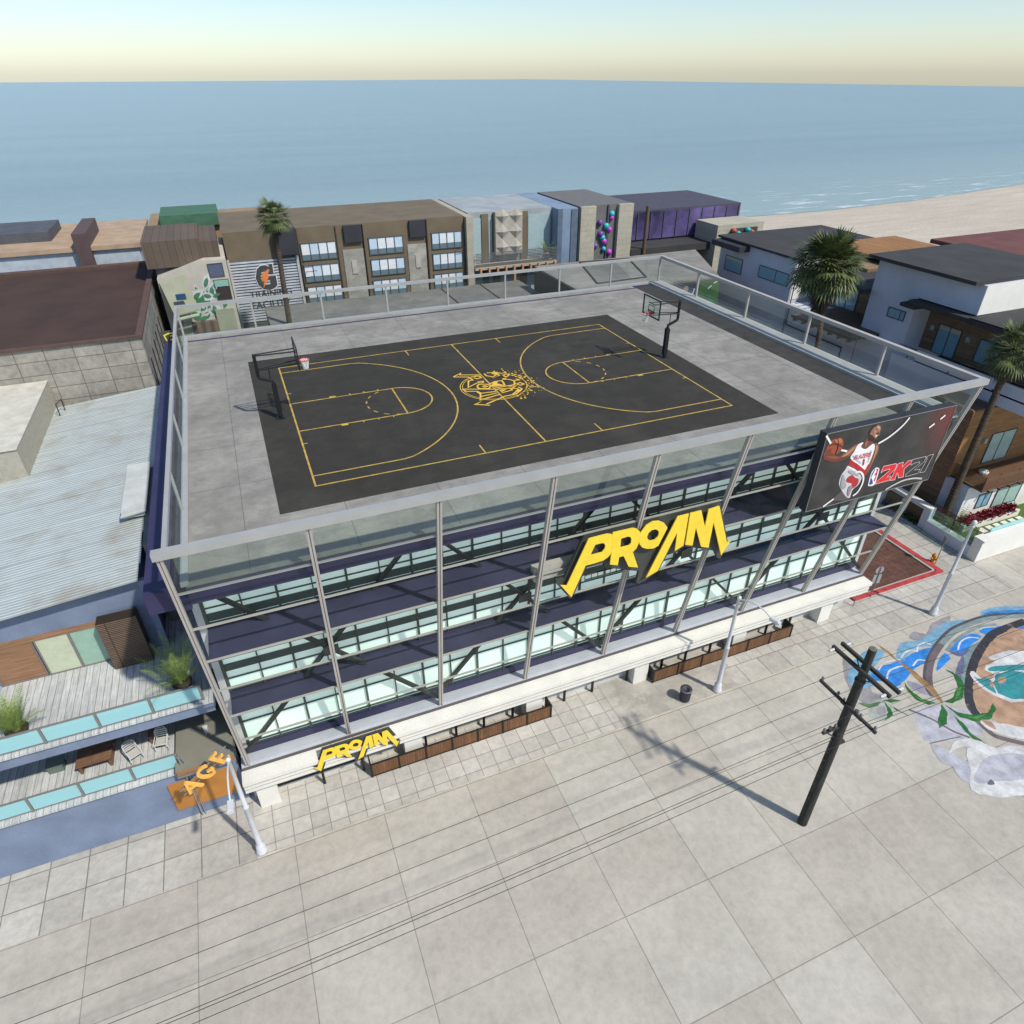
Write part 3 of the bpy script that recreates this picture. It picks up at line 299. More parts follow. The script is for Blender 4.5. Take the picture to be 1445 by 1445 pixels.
for col, kd, pts, w in D['mural']:
    if runs and runs[-1][0] == col: runs[-1][1].append((kd, pts, w))
    else: runs.append((col, [(kd, pts, w)]))
def smooth_line(pts, k=5):
    out = []
    for i in range(len(pts)-1):
        p0 = pts[max(i-1, 0)]; p1 = pts[i]; p2 = pts[i+1]; p3 = pts[min(i+2, len(pts)-1)]
        for j in range(k):
            t = j/k
            out.append(tuple(.5*((2*p1[a])+(-p0[a]+p2[a])*t+(2*p0[a]-5*p1[a]+4*p2[a]-p3[a])*t*t+(-p0[a]+3*p1[a]-3*p2[a]+p3[a])*t**3) for a in (0, 1)))
    return out+[tuple(pts[-1])]
def smooth_loop(pts, k=4):
    n = len(pts); out = []
    for i in range(n):
        p0, p1, p2, p3 = pts[i-1], pts[i], pts[(i+1) % n], pts[(i+2) % n]
        for j in range(k):
            t = j/k
            out.append(tuple(.5*((2*p1[a])+(-p0[a]+p2[a])*t+(2*p0[a]-5*p1[a]+4*p2[a]-p3[a])*t*t+(-p0[a]+3*p1[a]-3*p2[a]+p3[a])*t**3) for a in (0, 1)))
    return out
def rough_loop(pts, seed):
    r = random.Random(seed); out = []; n = len(pts)
    for i in range(n):
        a = Vector(pts[i]); b = Vector(pts[(i+1) % n]); k = max(1, int((b-a).length/.16)); nn = Vector((-(b-a).y, (b-a).x)).normalized() if (b-a).length > 0 else Vector((0, 0))
        for j in range(k): q = a+(b-a)*j/k+(nn*r.uniform(-.03, .03) if j else Vector((0, 0))); out.append((q.x, q.y))
    return out
def worn(name, col):
    m = mat(name, col, .75, .22, 1.6, .3); nt = m.node_tree; b = nt.nodes['Principled BSDF']; old = b.inputs['Base Color'].links[0].from_socket
    v = vecpos(nt); f = noise(nt, v, 1.9, 10, .82, .56, .74); nt.links.new(mix(nt, f, old, mix(nt, .7, old, (.44,.405,.34))), b.inputs['Base Color']); return m
WORN = {}
def worn_of(col, c):
    if col not in WORN: WORN[col] = worn('mural_'+col, c)
    return WORN[col]
for col, items in runs:
    for kd, pts, w in items:
        lvl += 1; b = MB()
        if kd == 'p': b.poly([rough_loop(pts if 'green' in col else smooth_loop(pts, 2), lvl)], ground(G0-.05), .003+.0002*lvl)
        else: b.stroke(smooth_line(pts), w, ground(G0-.05), .003+.0002*lvl)
        c = MC[col]
        b.build(PARTN[col], worn_of(col, c), mur)
# ================================================================== ARENA BUILDING (gym with roof court)
SUNV = Vector((.43, -.70, 1.0)).normalized()
ar = thing('sports_hall', (13.4, 9, G0), 'large navy hall with bands of frosted windows and a rooftop basketball court', 'building')
m = MB(); m.box(-5.45, 32.3, -2.72, 23.3, G0, -.86); m.build('wall', NAVY, ar)
ROOFC = concrete('roof_concrete', (.285, .27, .24), .8)
m = MB(); m.box(-5.3, 32.62, -5.22, 23.5, -.1, 0); roof = m.build('roof', ROOFC, ar)
# slab joints on the roof
jm = MB()
for x in [-3.1+4.05*i for i in range(9)]: jm.box(x-.012, x+.012, -5.2, 23.4, .001, .0035)
for y in (-2.6, 1.45, 5.5, 9.55, 13.6, 17.65, 21.7): jm.box(-5.28, 29.85, y-.012, y+.012, .001, .003)
jm.build('roof_joints', plain('joint_dark', (.13, .125, .115), .9), roof)
m = MB(); m.box(-5.33, 32.66, -5.26, 23.55, -.85, -.102); m.build('fascia', NAVY, ar)
m = MB(); m.box(-6.72, -5.86, -5.2, 23.6, -.95, -.06); m.box(-5.858, -5.34, -5.2, 23.5, -1.1, -.55); m.build('eave', NAVY, ar)
m = MB(); m.box(32.9, 33.12, -5.2, 23.5, -.7, -.05); m.build('eave', mat('purple_trim', (.045,.03,.075), .6), ar)
m = MB(); m.box(29.9, 31.58, -5.0, 23.0, .003, .012); m.build('roof_walkway', mat('dark_rubber_strip', (.048, .046, .04), .85, .25, 1.1, .3), ar)
m = MB(); m.box(-5.28, 29.88, 22.55, 22.75, .004, .02); m.box(29.88, 32.0, 22.9, 23.2, .004, .05); m.build('roof_edge_line', NAVY, ar)
# court
COURT = concrete('black_court_paint', (.046, .042, .034), .7, False)
L, W = 22.33, 15.24
m = MB(); m.box(-1.70, 24.02, -1.75, 17.07, -.02, .006); court = m.build('basketball_court', COURT, ar)
LINE = mat('yellow_court_line', (.60, .40, .075), .7, .28, 2.2, .4)
g = ground(0); lm = MB(); z = .010; w = .085
lm.stroke([(0,0),(L,0),(L,W),(0,W)], w, g, z, True)
lm.stroke([(L/2,0),(L/2,W)], w, g, z+.001)
KD, KW = 5.70, 3.62
for sx in (0, 1):
    X = (lambda u: u) if sx == 0 else (lambda u: L-u)
    P = lambda pts: [(X(a), b) for a, b in pts]
    yl, yh = W/2-KW/2, W/2+KW/2
    lm.stroke(P([(0,yl),(KD,yl)]), w, g, z+.001); lm.stroke(P([(0,yh),(KD,yh)]), w, g, z+.001); lm.stroke(P([(KD,yl),(KD,yh)]), w, g, z+.002)
    lm.stroke(P(arc(KD, W/2, KW/2, -90, 90)), w, g, z+.0015)
    for k in range(8):
        a0 = 94+k*22.5; lm.stroke(P(arc(KD, W/2, KW/2, a0, a0+10, 4)), w*.9, g, z)
    for yy, sgn in ((yl, -1), (yh, 1)):
        lm.stroke(P([(2.15,yy+sgn*.11),(2.5,yy+sgn*.11)]), .2, g, z+.002)
        for u in (3.3, 4.1, 4.9): lm.stroke(P([(u,yy+sgn*.04),(u,yy+sgn*.2)]), .06, g, z+.002)
    # three point line: straight, then the arc
    yc = .93; pa = [(0, yc), (4.25, yc)] + arc(1.28, W/2, 7.43, -62.5, 62.5, 48) + [(4.25, W-yc), (0, W-yc)]
    lm.stroke(P(pa), w, g, z+.0012)
    lm.stroke(P([(8.0,0),(8.0,.9)]), w*.8, g, z+.001); lm.stroke(P([(8.0,W),(8.0,W-.9)]), w*.8, g, z+.001)
    lm.stroke(P([(0,W/2-3.3),(.25,W/2-3.3)]), .06, g, z+.001); lm.stroke(P([(0,W/2+3.3),(.25,W/2+3.3)]), .06, g, z+.001)
lm.build('line_markings', LINE, court)
EMB = plain('gold_emblem_paint', (.74, .46, .06), .6)
em = MB()
for i, s in enumerate(D['emb']): em.stroke(s, .105, g, .014+.0004*i)
for i, s in enumerate(D['embfill']): em.poly([s], g, .026+.0006*i)
em.stroke(arc(11.25, 7.45, 1.95, 95, 300, 40), .05, g, .030); em.stroke(arc(11.25, 7.45, 1.82, 100, 290, 40), .035, g, .0305)
em.stroke(arc(11.3, 7.5, 1.9, -60, 60, 30), .04, g, .0308)
rnd = random.Random(5)
for i in range(150):
    t = rnd.random(); a = math.radians(rnd.uniform(-75, 75)); rr = 1.75+abs(rnd.gauss(0, .38))
    x, y = 11.4+rr*math.cos(a)*1.02, 7.45+rr*math.sin(a); q = rnd.uniform(.02, .085)
    k = rnd.randint(4, 6); em.poly([[(x+q*rnd.uniform(.6, 1.3)*math.cos(6.283*j/k), y+q*rnd.uniform(.6, 1.3)*math.sin(6.283*j/k)) for j in range(k)]], g, .0315+.00005*i)
em.build('centre_emblem', EMB, court)
# facade: window bands
PX0, PX1, NP = -5.40, 32.28, 26
PW = (PX1-PX0)/NP
BANDS = [(-11.62, -8.10, [(-9.97,.028),(-11.42,.03)]), (-7.80, -4.12, [(-6.45,.19),(-7.10,.024)]), (-3.84, -.9, [(-3.52,.19),(-3.03,.022)])]
for z0, z1, bars in BANDS:
    for k in range(NP):
        x0 = PX0+k*PW; x1 = x0+PW
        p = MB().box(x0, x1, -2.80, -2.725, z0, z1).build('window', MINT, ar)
        f = MB(); hw = .048 if k % 2 == 0 else .026
        f.box(x0-hw, x0+hw, -2.93, -2.803, z0, z1)
        if k == NP-1: f.box(x1-.05, x1+.02, -2.93, -2.803, z0, z1)
        xr = x1-(.05 if (k+1) % 2 == 0 or k == NP-1 else .028)-.001
        for zc, hh in bars: f.box(x0+hw+.001, xr, -2.87, -2.803, zc-hh, zc+hh)
        f.box(x0+hw+.001, xr, -2.87, -2.803, z0, z0+.05)
        f.build('frame', MULL, p)
for x0, x1 in ((-5.78, -5.49), (32.31, 32.58)):
    MB().box(x0, x1, -2.95, -2.6, G0+2, -.87).build('pilaster', mat('pale_pilaster', (.55,.54,.53), .7), ar)
def fy(z): return -3.6-.19*(z+12)
for zz in (-3.92, -7.96):
    MB().box(-5.45, 32.4, -2.735, fy(zz)+.13, zz-.1, zz).build('deck', NAVYD, ar)
MB().box(-5.9, 32.45, -3.0, -2.74, -12.0, -11.63).build('base_band', NAVY, ar)
PXS = [-5.6+4.74*i for i in range(9)]
for i in (0, 2, 4, 6):
    a, b = PXS[i]+.05, PXS[i+2]-.05
    MB().beam((a,-3.12,-11.7), (b,-3.12,-1.2), .15, .2, (0,1,0)).build('brace', BRACE, ar)
    MB().beam((a,-3.36,-1.2), (b,-3.36,-11.7), .15, .2, (0,1,0)).build('brace', BRACE, ar)
    xm = PXS[i+1]; MB().box(xm-.34, xm+.34, -3.5, -3.47, -6.72, -6.18).build('gusset_plate', BRACE, ar)
# ledge and ground floor
MB().box(-5.9, 32.4, -3.72, -3.003, -12.2, -12.02).build('ledge', SILV, ar)
MB().box(-5.92, 32.45, -3.78, -3.722, -12.3, -12.06).build('gutter', mat('dark_line', (.09,.085,.08), .7), ar)
MB().box(-5.95, 32.5, -4.52, -3.782, -12.42, -12.2).build('cornice', WHITEP, ar)
MB().box(-5.93, 32.42, -4.40, -3.1, -12.471, -12.421).build('cornice_groove', mat('grey_groove', (.46,.44,.39), .8), ar)
MB().box(-5.95, 32.45, -4.44, -3.1, -13.0, -12.472).build('cornice', WHITEP, ar)
MB().box(-5.94, 32.47, -4.545, -4.521, -12.42, -12.385).box(-5.94, 32.46, -4.465, -4.441, -12.76, -12.725).build('cornice_groove', mat('grey_groove', (.46,.44,.39), .8), ar)
MB().box(-5.85, 32.2, -3.2, -2.75, G0+.002, -13.003).build('ground_floor_wall', mat('ground_floor_plaster', (.58,.575,.55), .8, .1, .7, .15), ar)
for x in (-5.6, 1.7, 8.55, 15.4, 22.4, 29.3):
    MB().box(x, x+.95, -3.98, -3.203, G0+.001, -13.002).build('pillar', WHITEP, ar)
# ------------------------------------------------------------------ slanted glass screen on the front
scn = thing('glass_screen', (13.4, -4, -12.02), 'outward leaning glass screen of slim beige posts in front of the navy hall', 'glass screen')
for i, x in enumerate(PXS):
    zt = 2.05; b = MB()
    b.beam((x-.055, fy(-12)-.0, -12.015), (x-.055, fy(zt), zt), .2, .085, (1,0,0)); b.beam((x+.058, fy(-12)-.02, -12.015), (x+.058, fy(zt)-.02, zt), .2, .08, (1,0,0)); b.beam((x, fy(-12)+.03, -12.015), (x, fy(zt)+.03, zt), .14, .03, (1,0,0))
    b.build('post', RAIL, scn)
for zz in (.15, -1.82, -3.85, -5.87, -7.9, -9.95):
    MB().beam((PXS[0], fy(zz)+.06, zz), (PXS[-1], fy(zz)+.06, zz), .075, .07).build('transom', RAIL, scn)
MB().beam((PXS[0]-.18, fy(2.2), 2.2), (PXS[-1]+.25, fy(2.2), 2.2), .31, .28).build('top_beam', RAILG, scn)
for i in range(8):
    a, b = PXS[i]+.14, PXS[i+1]-.14
    MB().add([(a,fy(.2)-.03,.2),(b,fy(.2)-.03,.2),(b,fy(2.05)-.03,2.05),(a,fy(2.05)-.03,2.05)], [(0,1,2,3)]).build('glass_panel', GLF, scn)
    MB().add([(a,fy(-11.9)-.03,-11.9),(b,fy(-11.9)-.03,-11.9),(b,fy(.1)-.03,.1),(a,fy(.1)-.03,.1)], [(0,1,2,3)]).build('glass_panel', GLT, scn)
# ------------------------------------------------------------------ roof railing (back, left, right)
rf = thing('roof_railing', (13.4, 23.4, 0), 'pale metal railing with glass panels around the back and sides of the roof', 'railing')
XL, XR, YB_, ZT = -5.42, 32.72, 23.55, 2.12
MB().box(XL-.1, XR+.12, YB_-.1, YB_+.1, ZT-.1, ZT+.1).build('top_rail', RAILG, rf)
MB().box(XL-.08, XL+.08, -6.1, YB_-.101, ZT-.1, ZT+.1).build('top_rail', RAILG, rf)
MB().box(XR-.14, XR+.14, -6.1, YB_-.101, ZT-.12, ZT+.1).build('top_rail', RAIL, rf)
MB().box(XL-.1, XR+.1, YB_-.16, YB_+.16, -.05, .14).build('base_rail', RAILG, rf)
MB().box(XL-.05, XL+.22, -5.2, YB_-.161, -.05, .12).build('base_rail', RAILG, rf)
MB().box(31.62, XR+.12, -5.2, YB_-.161, .002, .16).build('base_kerb', mat('roof_kerb', (.44,.42,.38), .7, .08), rf)
bx = [XL+4.755*i for i in range(9)]
for x in bx: MB().box(x-.06, x+.06, YB_-.06, YB_+.06, .141, ZT-.101).build('post', RAILG, rf)
ys = [18.15, 12.1, 6.0, 0.0]
for y in ys:
    MB().box(XL-.05, XL+.05, y-.06, y+.06, .121, ZT-.101).build('post', RAILG, rf)
    MB().box(XR-.07, XR+.07, y-.07, y+.07, .161, ZT-.121).build('post', RAIL, rf)
for i in range(8):
    MB().box(bx[i]+.08, bx[i+1]-.08, YB_-.008, YB_+.008, .15, ZT-.11).build('glass_panel', GL, rf)
yy = [YB_-.1]+ys+[-5.2]
for i in range(5):
    a, b = yy[i+1]+.09, yy[i]-.09
    MB().box(XL-.008, XL+.008, a, b, .13, ZT-.11).build('glass_panel', GL, rf)
    MB().box(XR-.008, XR+.008, a, b, .17, ZT-.13).build('glass_panel', GL, rf)
# ------------------------------------------------------------------ hoops
RED = plain('red_rim', (.62, .03, .03), .4); NET = plain('white_net', (.85, .85, .83), .8)
def hoop():
    h = thing('basketball_hoop', (0, 0, 0), 'basketball hoop at the left end of the roof court, backboard seen nearly edge-on', 'basketball hoop', 'hoops on the roof court')
    b = MB().tube([(0,0,0),(0,0,1.95)], .1, 12).box(-.22, .22, -.22, .22, 0, .03); b.build('pole', BLACK, h)
    MB().box(-.12, .12, -.12, .12, .15, 1.85).build('pole_padding', plain('black_padding', (.008,.008,.009), .8), h)
    MB().tube([(0,0,1.9),(0,0,2.05),(-.62,0,2.3),(-.66,0,2.4),(-.66,0,3.55)], .085, 10).build('gooseneck', BLACK, h)
    a = MB()
    for y in (-.25, .25):
        a.tube([(-.66,y*.4,3.5),(1.32,y,3.52)], .035, 6); a.tube([(-.66,y*.4,2.75),(1.32,y,2.9)], .035, 6)
    a.tube([(-.1,0,2.2),(-.1,0,2.78)], .025, 6)
    a.build('arm', BLACK, h)
    bd = MB().box(1.345, 1.355, -.87, .87, 2.82, 3.85).build('backboard', glass('acrylic_board', (.90,.94,.93), .03), h)
    f = MB()
    for y in (-.9, .9): f.box(1.32, 1.38, y-.035, y+.035, 2.75, 3.92)
    for z in (2.785, 3.885): f.box(1.321, 1.379, -.864, .864, z-.035, z+.035)
    for y in (-.3, .3): f.box(1.357, 1.364, y-.025, y+.025, 2.98, 3.43)
    for z in (2.98, 3.43): f.box(1.357, 1.363, -.274, .274, z-.025, z+.025)
    f.box(1.28, 1.343, -.4, .4, 3.05, 3.1).box(1.28, 1.343, -.4, .4, 3.5, 3.55)
    f.build('board_frame', BLACK, bd)
    r = MB(); c = (1.72, 0, 2.95)
    r.tube([(c[0]+.23*math.cos(t), .23*math.sin(t), c[2]) for t in [2*math.pi*i/24 for i in range(25)]], .022, 6, False)
    r.box(1.38, 1.5, -.1, .1, 2.9, 2.96); r.box(1.366, 1.38, -.14, .14, 2.87, 3.05); r.build('rim', RED, h)
    n = MB()
    for i in range(12):
        a0 = 2*math.pi*i/12
        for da in (.55, -.55):
            n.tube([(c[0]+.22*math.cos(a0), .22*math.sin(a0), c[2]), (c[0]+.15*math.cos(a0+da), .15*math.sin(a0+da), c[2]-.24), (c[0]+.12*math.cos(a0+da*.3), .12*math.sin(a0+da*.3), c[2]-.46)], .016, 5)
    n.build('net', NET, h)
    return h
h1 = hoop(); h1.location = (-.66, 7.83, .012)
h2 = copy_tree(h1); h2.location = (23.0, 7.75, .012); h2.rotation_euler = (0, 0, math.pi)
h2['label'] = 'basketball hoop at the right end of the roof court, clear backboard seen from the front'
# ------------------------------------------------------------------ PROAM letter signs
def sign(name, ox, oz, s, y, label, grp, loc):
    t = thing(name, loc, label, 'sign', grp)
    cx, cz = 14.17, -5.07   # bottom centre of the traced lettering
    tr = lambda pts: [((u-cx)*s+ox, (v-cz)*s+oz) for u, v in pts]
    k = s
    for i, ch in enumerate('PROAM'):
        b = MB().poly([tr(l) for l in D[ch]], front(y), -.045*k, .0+.004*i*k)
        b.build('letter', YEL, t)
    bk = MB().poly([tr([(u, v) for u, v in D['back']])], front(y+.3*k), -.14*k, .02*k)
    bk.build('backing_panel', BACKG, t)
    fr = MB()
    for (x0, x1) in ((10.9, 13.6), (14.9, 17.2)):
        zz = -4.45 if x0 < 12 else -4.2
        for z in (zz, zz-.28):
            q = tr([(x0, z), (x1, z)]); fr.tube([(q[0][0], y+.55*k, q[0][1]), (q[1][0], y+.55*k, q[1][1])], .035*k, 6)
        for i in range(9):
            u = x0+(x1-x0)*i/8; q = tr([(u, zz+.05), (u, zz-.32)])
            fr.tube([(q[0][0], y+.55*k, q[0][1]), (q[1][0], y+.55*k, q[1][1])], .02*k, 5)
    for u in (11.5, 13.9, 16.4):
        q = tr([(u, -2.6), (u, -3.2)]); fr.tube([(q[0][0], y+.42*k, q[0][1]), (q[0][0], y+1.1*k, q[0][1])], .04*k, 6)
    fr.build('support_frame', BLACK, t)
    return t
sg = sign('letter_sign', 14.17, -5.07, 1.0, -5.8, 'big slanted yellow letters on a dark panel, fixed high on the glass screen', 'yellow letter signs', (14.2, -5.5, -5.1))
pf = MB().box(8.4, 12.6, -4.95, -4.6, -4.3, -3.55); pf.build('mounting_shelf', mat('beige_shelf', (.46,.42,.38), .7), sg)
sign('letter_sign', -.62, -12.9, .445, -4.62, 'small slanted yellow letters on a dark panel, above the street-level fence', 'yellow letter signs', (-.6, -4.5, -12.95))
# ------------------------------------------------------------------ billboard
bbd = thing('billboard', (26.2, -6.4, -2.9), 'dark billboard box of a shouting basketball player in white beside red lettering', 'billboard')
x0, x1, z0, z1, yf = 22.15, 30.4, -2.85, 1.44, -6.7
m = MB().box(x0, x1, yf+.012, -6.28, z0, z1); m.build('cabinet', mat('black_cabinet', (.030,.032,.04), .55, .1, .5), bbd)
m = MB().box(x0+.02, x1-.02, yf+.004, yf+.0115, z0+.02, z1-.02)
def redglow():
    if 'poster_ground' in MATS: return MATS['poster_ground']
    mm, nt, b = _base('poster_ground'); v = vecpos(nt)
    sp = N(nt, 'ShaderNodeSeparateXYZ'); nt.links.new(v, sp.inputs[0])
    r = N(nt, 'ShaderNodeMapRange'); r.inputs[1].default_value = 28.4; r.inputs[2].default_value = 30.6; nt.links.new(sp.outputs[0], r.inputs[0])
    r2 = N(nt, 'ShaderNodeMapRange'); r2.inputs[1].default_value = -1.6; r2.inputs[2].default_value = .8; nt.links.new(sp.outputs[2], r2.inputs[0])
    mu = N(nt, 'ShaderNodeMath', operation='MULTIPLY'); nt.links.new(r.outputs[0], mu.inputs[0]); nt.links.new(r2.outputs[0], mu.inputs[1])
    c = mix(nt, mu.outputs[0], mix(nt, noise(nt, v, .8, 5), (.022,.021,.020), (.050,.046,.044)), (.16,.028,.022))
    nt.links.new(c, b.inputs['Base Color']); b.inputs['Roughness'].default_value = .55
    MATS['poster_ground'] = mm; return mm
m.build('poster', redglow(), bbd)
m = MB(); e = .03
for (a, b, c, d) in ((x0, x1, z1-e, z1), (x0, x1, z0, z0+e), (x0, x0+e, z0+e+.001, z1-e-.001), (x1-e, x1, z0+e+.001, z1-e-.001)): m.box(a, b, yf-.02, yf+.0035, c, d)
m.build('trim', plain('grey_trim', (.20,.20,.20), .5), bbd)
F = front(yf); BC = {'leg_fade':(.10,.08,.08),'shorts':(.55,.55,.56),'short_red':(.42,.03,.03),'arm':(.23,.085,.05),'ball':(.30,.07,.03),'fingers':(.17,.045,.025),'arm2':(.22,.085,.05),'neck':(.17,.06,.04),'jersey':(.78,.76,.77),'trim':(.42,.02,.025),'waist':(.78,.76,.76),'head':(.30,.14,.085),'hair':(.03,.02,.018),'beard':(.035,.018,.015),'mouth':(.75,.68,.62),'brow':(.07,.03,.02),'num0':(.45,.03,.04),'nba':(.82,.82,.84),'nba_blue':(.04,.07,.30),'nba_red':(.55,.03,.05),'two':(.66,.025,.03),'K':(.66,.025,.03)}
BC.update({'arm_light':(.42,.21,.12),'arm_dark':(.16,.04,.025),'arm2_light':(.40,.20,.10),'face_light':(.50,.29,.19),'cheek_light':(.40,.21,.13),'eye':(.02,.012,.01),'mouth_dark':(.05,.01,.01),'chin':(.13,.06,.04),'neck_light':(.32,.14,.085),'ball_light':(.46,.15,.07),'seam':(.06,.02,.015),'seam2':(.06,.02,.015),'fold':(.55,.52,.54),'fold2':(.56,.54,.56),'fold3':(.34,.33,.35),'fold4':(.27,.22,.23),'fold5':(.38,.36,.38)})
BN = {'leg_fade':'player_leg','shorts':'player_shorts','short_red':'shorts_stripe','arm':'player_arm','ball':'basketball_picture','fingers':'player_fingers','arm2':'player_arm','neck':'player_neck','jersey':'player_jersey','trim':'jersey_trim','waist':'player_waistband','head':'player_head','hair':'player_hair','beard':'player_beard','mouth':'player_mouth','brow':'player_brow','num0':'jersey_number','nba':'league_logo','nba_blue':'league_logo_blue','nba_red':'league_logo_red','two':'red_letter','K':'red_letter'}
lv = 0
sm = ('arm_light','arm_dark','arm2_light','face_light','cheek_light','neck_light','ball_light','fold','fold2','fold3','fold4','fold5','chin','mouth_dark','shorts','short_red','arm','ball','fingers','arm2','neck','head','hair','beard','mouth','nba','leg_fade','jersey')
for kx, pts in D['bb'].items():
    lv += 1; p2 = smooth_loop(pts, 3) if kx in sm else pts
    MB().poly([p2], F, .0+.0008*lv).build(BN.get(kx, {'fold':'cloth_fold','seam':'ball_seam','ball_':'ball_highlight'}.get(kx.rstrip('2345').replace('ball_light','ball_'), 'skin_tone')), plain('print_'+kx, BC[kx], .55), bbd)
    if kx in ('two', 'K', 'nba'):
        lv += .5; MB().stroke(p2, .035, F, .0008*lv, True).build('letter_outline', plain('print_outline', (.62,.5,.5), .55), bbd)
for kx, col, wd in (('w', (.80,.78,.76), .1), ('g', (.5,.49,.47), .1), ('thin', (.45,.43,.44), .035)):
    for s in D['bbs'][kx]:
        lv += .5; MB().stroke(smooth_line(s) if kx != 'thin' and len(s) > 2 else s, wd, F, .0008*lv).build('court_line_print' if kx != 'thin' else 'outline_numeral', plain('print_line_'+kx, col, .55), bbd)
vs, fs = text_shape('BLAZERS', .36)
lv += 1; yq = yf-.0008*lv
u0 = Vector((24.33, -.36)); ud = Vector((25.40, -.40))-u0; n = ud.length; ud /= n; wtx = max(v[0] for v in vs)-min(v[0] for v in vs)
m = MB(); m.add([(u0.x+ud.x*(v[0]/wtx+.5)*n+.12*v[1], yq, u0.y+ud.y*(v[0]/wtx+.5)*n+v[1]*.95) for v in vs], fs)
m.build('jersey_lettering', plain('print_num0', (.45,.03,.04)), bbd)
m = MB()
for x in (PXS[6], PXS[7]): m.box(x-.2, x+.2, -6.279, -6.05, .9, 1.25)
m.box(x0+.3, x1-.2, -6.279, -6.2, -1.9, -1.75); m.build('bracket', RAIL, bbd)
# ================================================================== STREET FURNITURE
LAMPM = mat('lamp_white_metal', (.60,.61,.63), .4, .05, 2, spec=.5)
def street_lamp(loc, label, armdir, arm=True, h=7.1):
    t = thing('street_lamp', loc, label, 'street lamp', 'white street lamps along the pavement')
    x, y, z = loc
    MB().lathe([(.0,0),(.27,0),(.27,.12),(.22,.2),(.2,.55),(.15,.62),(.13,.7),(.125,3.4),(.14,3.42),(.14,3.5),(.1,3.56),(.085,h-.1),(.11,h-.08),(.11,h+.05),(0,h+.12)], loc, 16).build('pole', LAMPM, t)
    d = Vector(armdir).normalized()
    if arm:
        p = [Vector(loc)+Vector((0,0,h-.12))+d*a+Vector((0,0,b)) for a, b in ((.05,0),(.5,.22),(1.0,.28),(1.5,.18),(1.9,-.05))]
        MB().tube(p, .04, 8).build('arm', LAMPM, t)
        e = p[-1]; M = Matrix.Translation(e) @ d.to_track_quat('X', 'Z').to_matrix().to_4x4()
        hd = MB(); hd.box(-.05, .5, -.12, .12, -.1, .03, M).box(0, .42, -.095, .095, .0301, .08, M)
        ho = hd.build('lamp_head', LAMPM, t)
        MB().box(.04, .44, -.09, .09, -.13, -.101, M).build('lens', plain('lamp_lens', (.7,.7,.66), .3), ho)
    else:
        MB().lathe([(0,0),(.1,.0),(.16,.1),(.12,.28),(0,.34)], (x, y, z+h+.1), 12).build('lamp_head', LAMPM, t)
    return t
street_lamp((19.72, -6.24, G0), 'white street lamp with a curved arm beside the black litter bin', (.35,-1,0))
street_lamp((37.08, -6.22, G0), 'white street lamp standing between the blue mural and the red-kerbed brick bed', (.3,-1,0), False)
street_lamp((-5.78, -6.24, G0), 'white street lamp in front of the orange letters at the lower left', (-.02,-1,0), True, 6.75)
# litter bin
lb = thing('litter_bin', (17.56, -6.1, G0), 'round dark metal litter bin with slatted sides on the pavement', 'litter bin')
MB().lathe([(0,.02),(.27,.02),(.27,.05),(.30,.78),(.33,.8),(.34,.86),(.30,.9),(.14,.86),(.13,.8),(.0,.78)], (17.56,-6.1,G0), 20).build('body', plain('bin_dark', (.045,.045,.06), .5), lb)
m = MB()
for i in range(22):
    a = 2*math.pi*i/22; c, s = math.cos(a), math.sin(a)
    m.beam((17.56+.285*c, -6.1+.285*s, G0+.08), (17.56+.315*c, -6.1+.315*s, G0+.76), .035, .02, (c, s, 0))
m.build('slats', plain('bin_slat', (.075,.075,.095), .45), lb)
MB().lathe([(.31,.905),(.35,.89),(.35,.85)], (17.56,-6.1,G0), 20).build('rim', plain('bin_rim', (.14,.13,.13), .5), lb)
# hydrant
hy = thing('fire_hydrant', (41.9, -2.1, G0), 'orange yellow fire hydrant near the corner of the red kerb', 'fire hydrant')
HYM = mat('hydrant_orange', (.62,.27,.02), .5, .2, 6)
hx, hyy = 41.9, -2.1
MB().lathe([(0,0),(.2,0),(.2,.06),(.13,.08),(.13,.5),(.17,.52),(.17,.58),(.14,.66),(.06,.74),(.05,.82),(0,.83)], (hx,hyy,G0), 14).build('barrel', HYM, hy)
m = MB().tube([(hx-.28,hyy,G0+.42),(hx+.28,hyy,G0+.42)], .07, 10).tube([(hx,hyy-.26,G0+.36),(hx,hyy,G0+.36)], .09, 10); m.build('nozzle', HYM, hy)
# thin signs seen from behind
def sign_post(loc, h, label, blades):
    t = thing('sign_post', loc, label, 'sign', 'thin street sign posts'); x, y, z = loc
    MB().tube([(x,y,z),(x,y,z+h)], .03, 8).build('pole', plain('galvanised', (.20,.20,.20), .5), t)
    for (zz, w, hh, ang, rnd) in blades:
        M = Matrix.Translation((x, y, z+zz)) @ Matrix.Rotation(ang, 4, 'Z'); b = MB()
        if rnd: b.poly([[(w/2*math.cos(6.283*i/18), hh/2*math.sin(6.283*i/18)) for i in range(18)]], lambda u, v, q: M @ Vector((u, .05+q, v)), 0, .012)
        else: b.box(-w/2, w/2, .035, .05, -hh/2, hh/2, M)
        b.build('sign_panel', plain('sign_back_grey', (.32,.33,.33), .45), t)
sign_post((41.88, -2.37, G0), 2.5, 'thin sign post with a narrow panel right of the orange hydrant', [(2.2,.3,.5,1.2,False)])
sign_post((34.6, -3.35, G0), 2.6, 'street sign with two grey panels at the edge of the brick bed', [(2.3,.6,.6,-.2,True),(1.55,.6,.75,-.2,False)])
sign_post((32.8, -3.6, G0), 2.1, 'bare thin post at the corner of the white ledge and red kerb', [(1.9,.22,.3,1.4,False)])
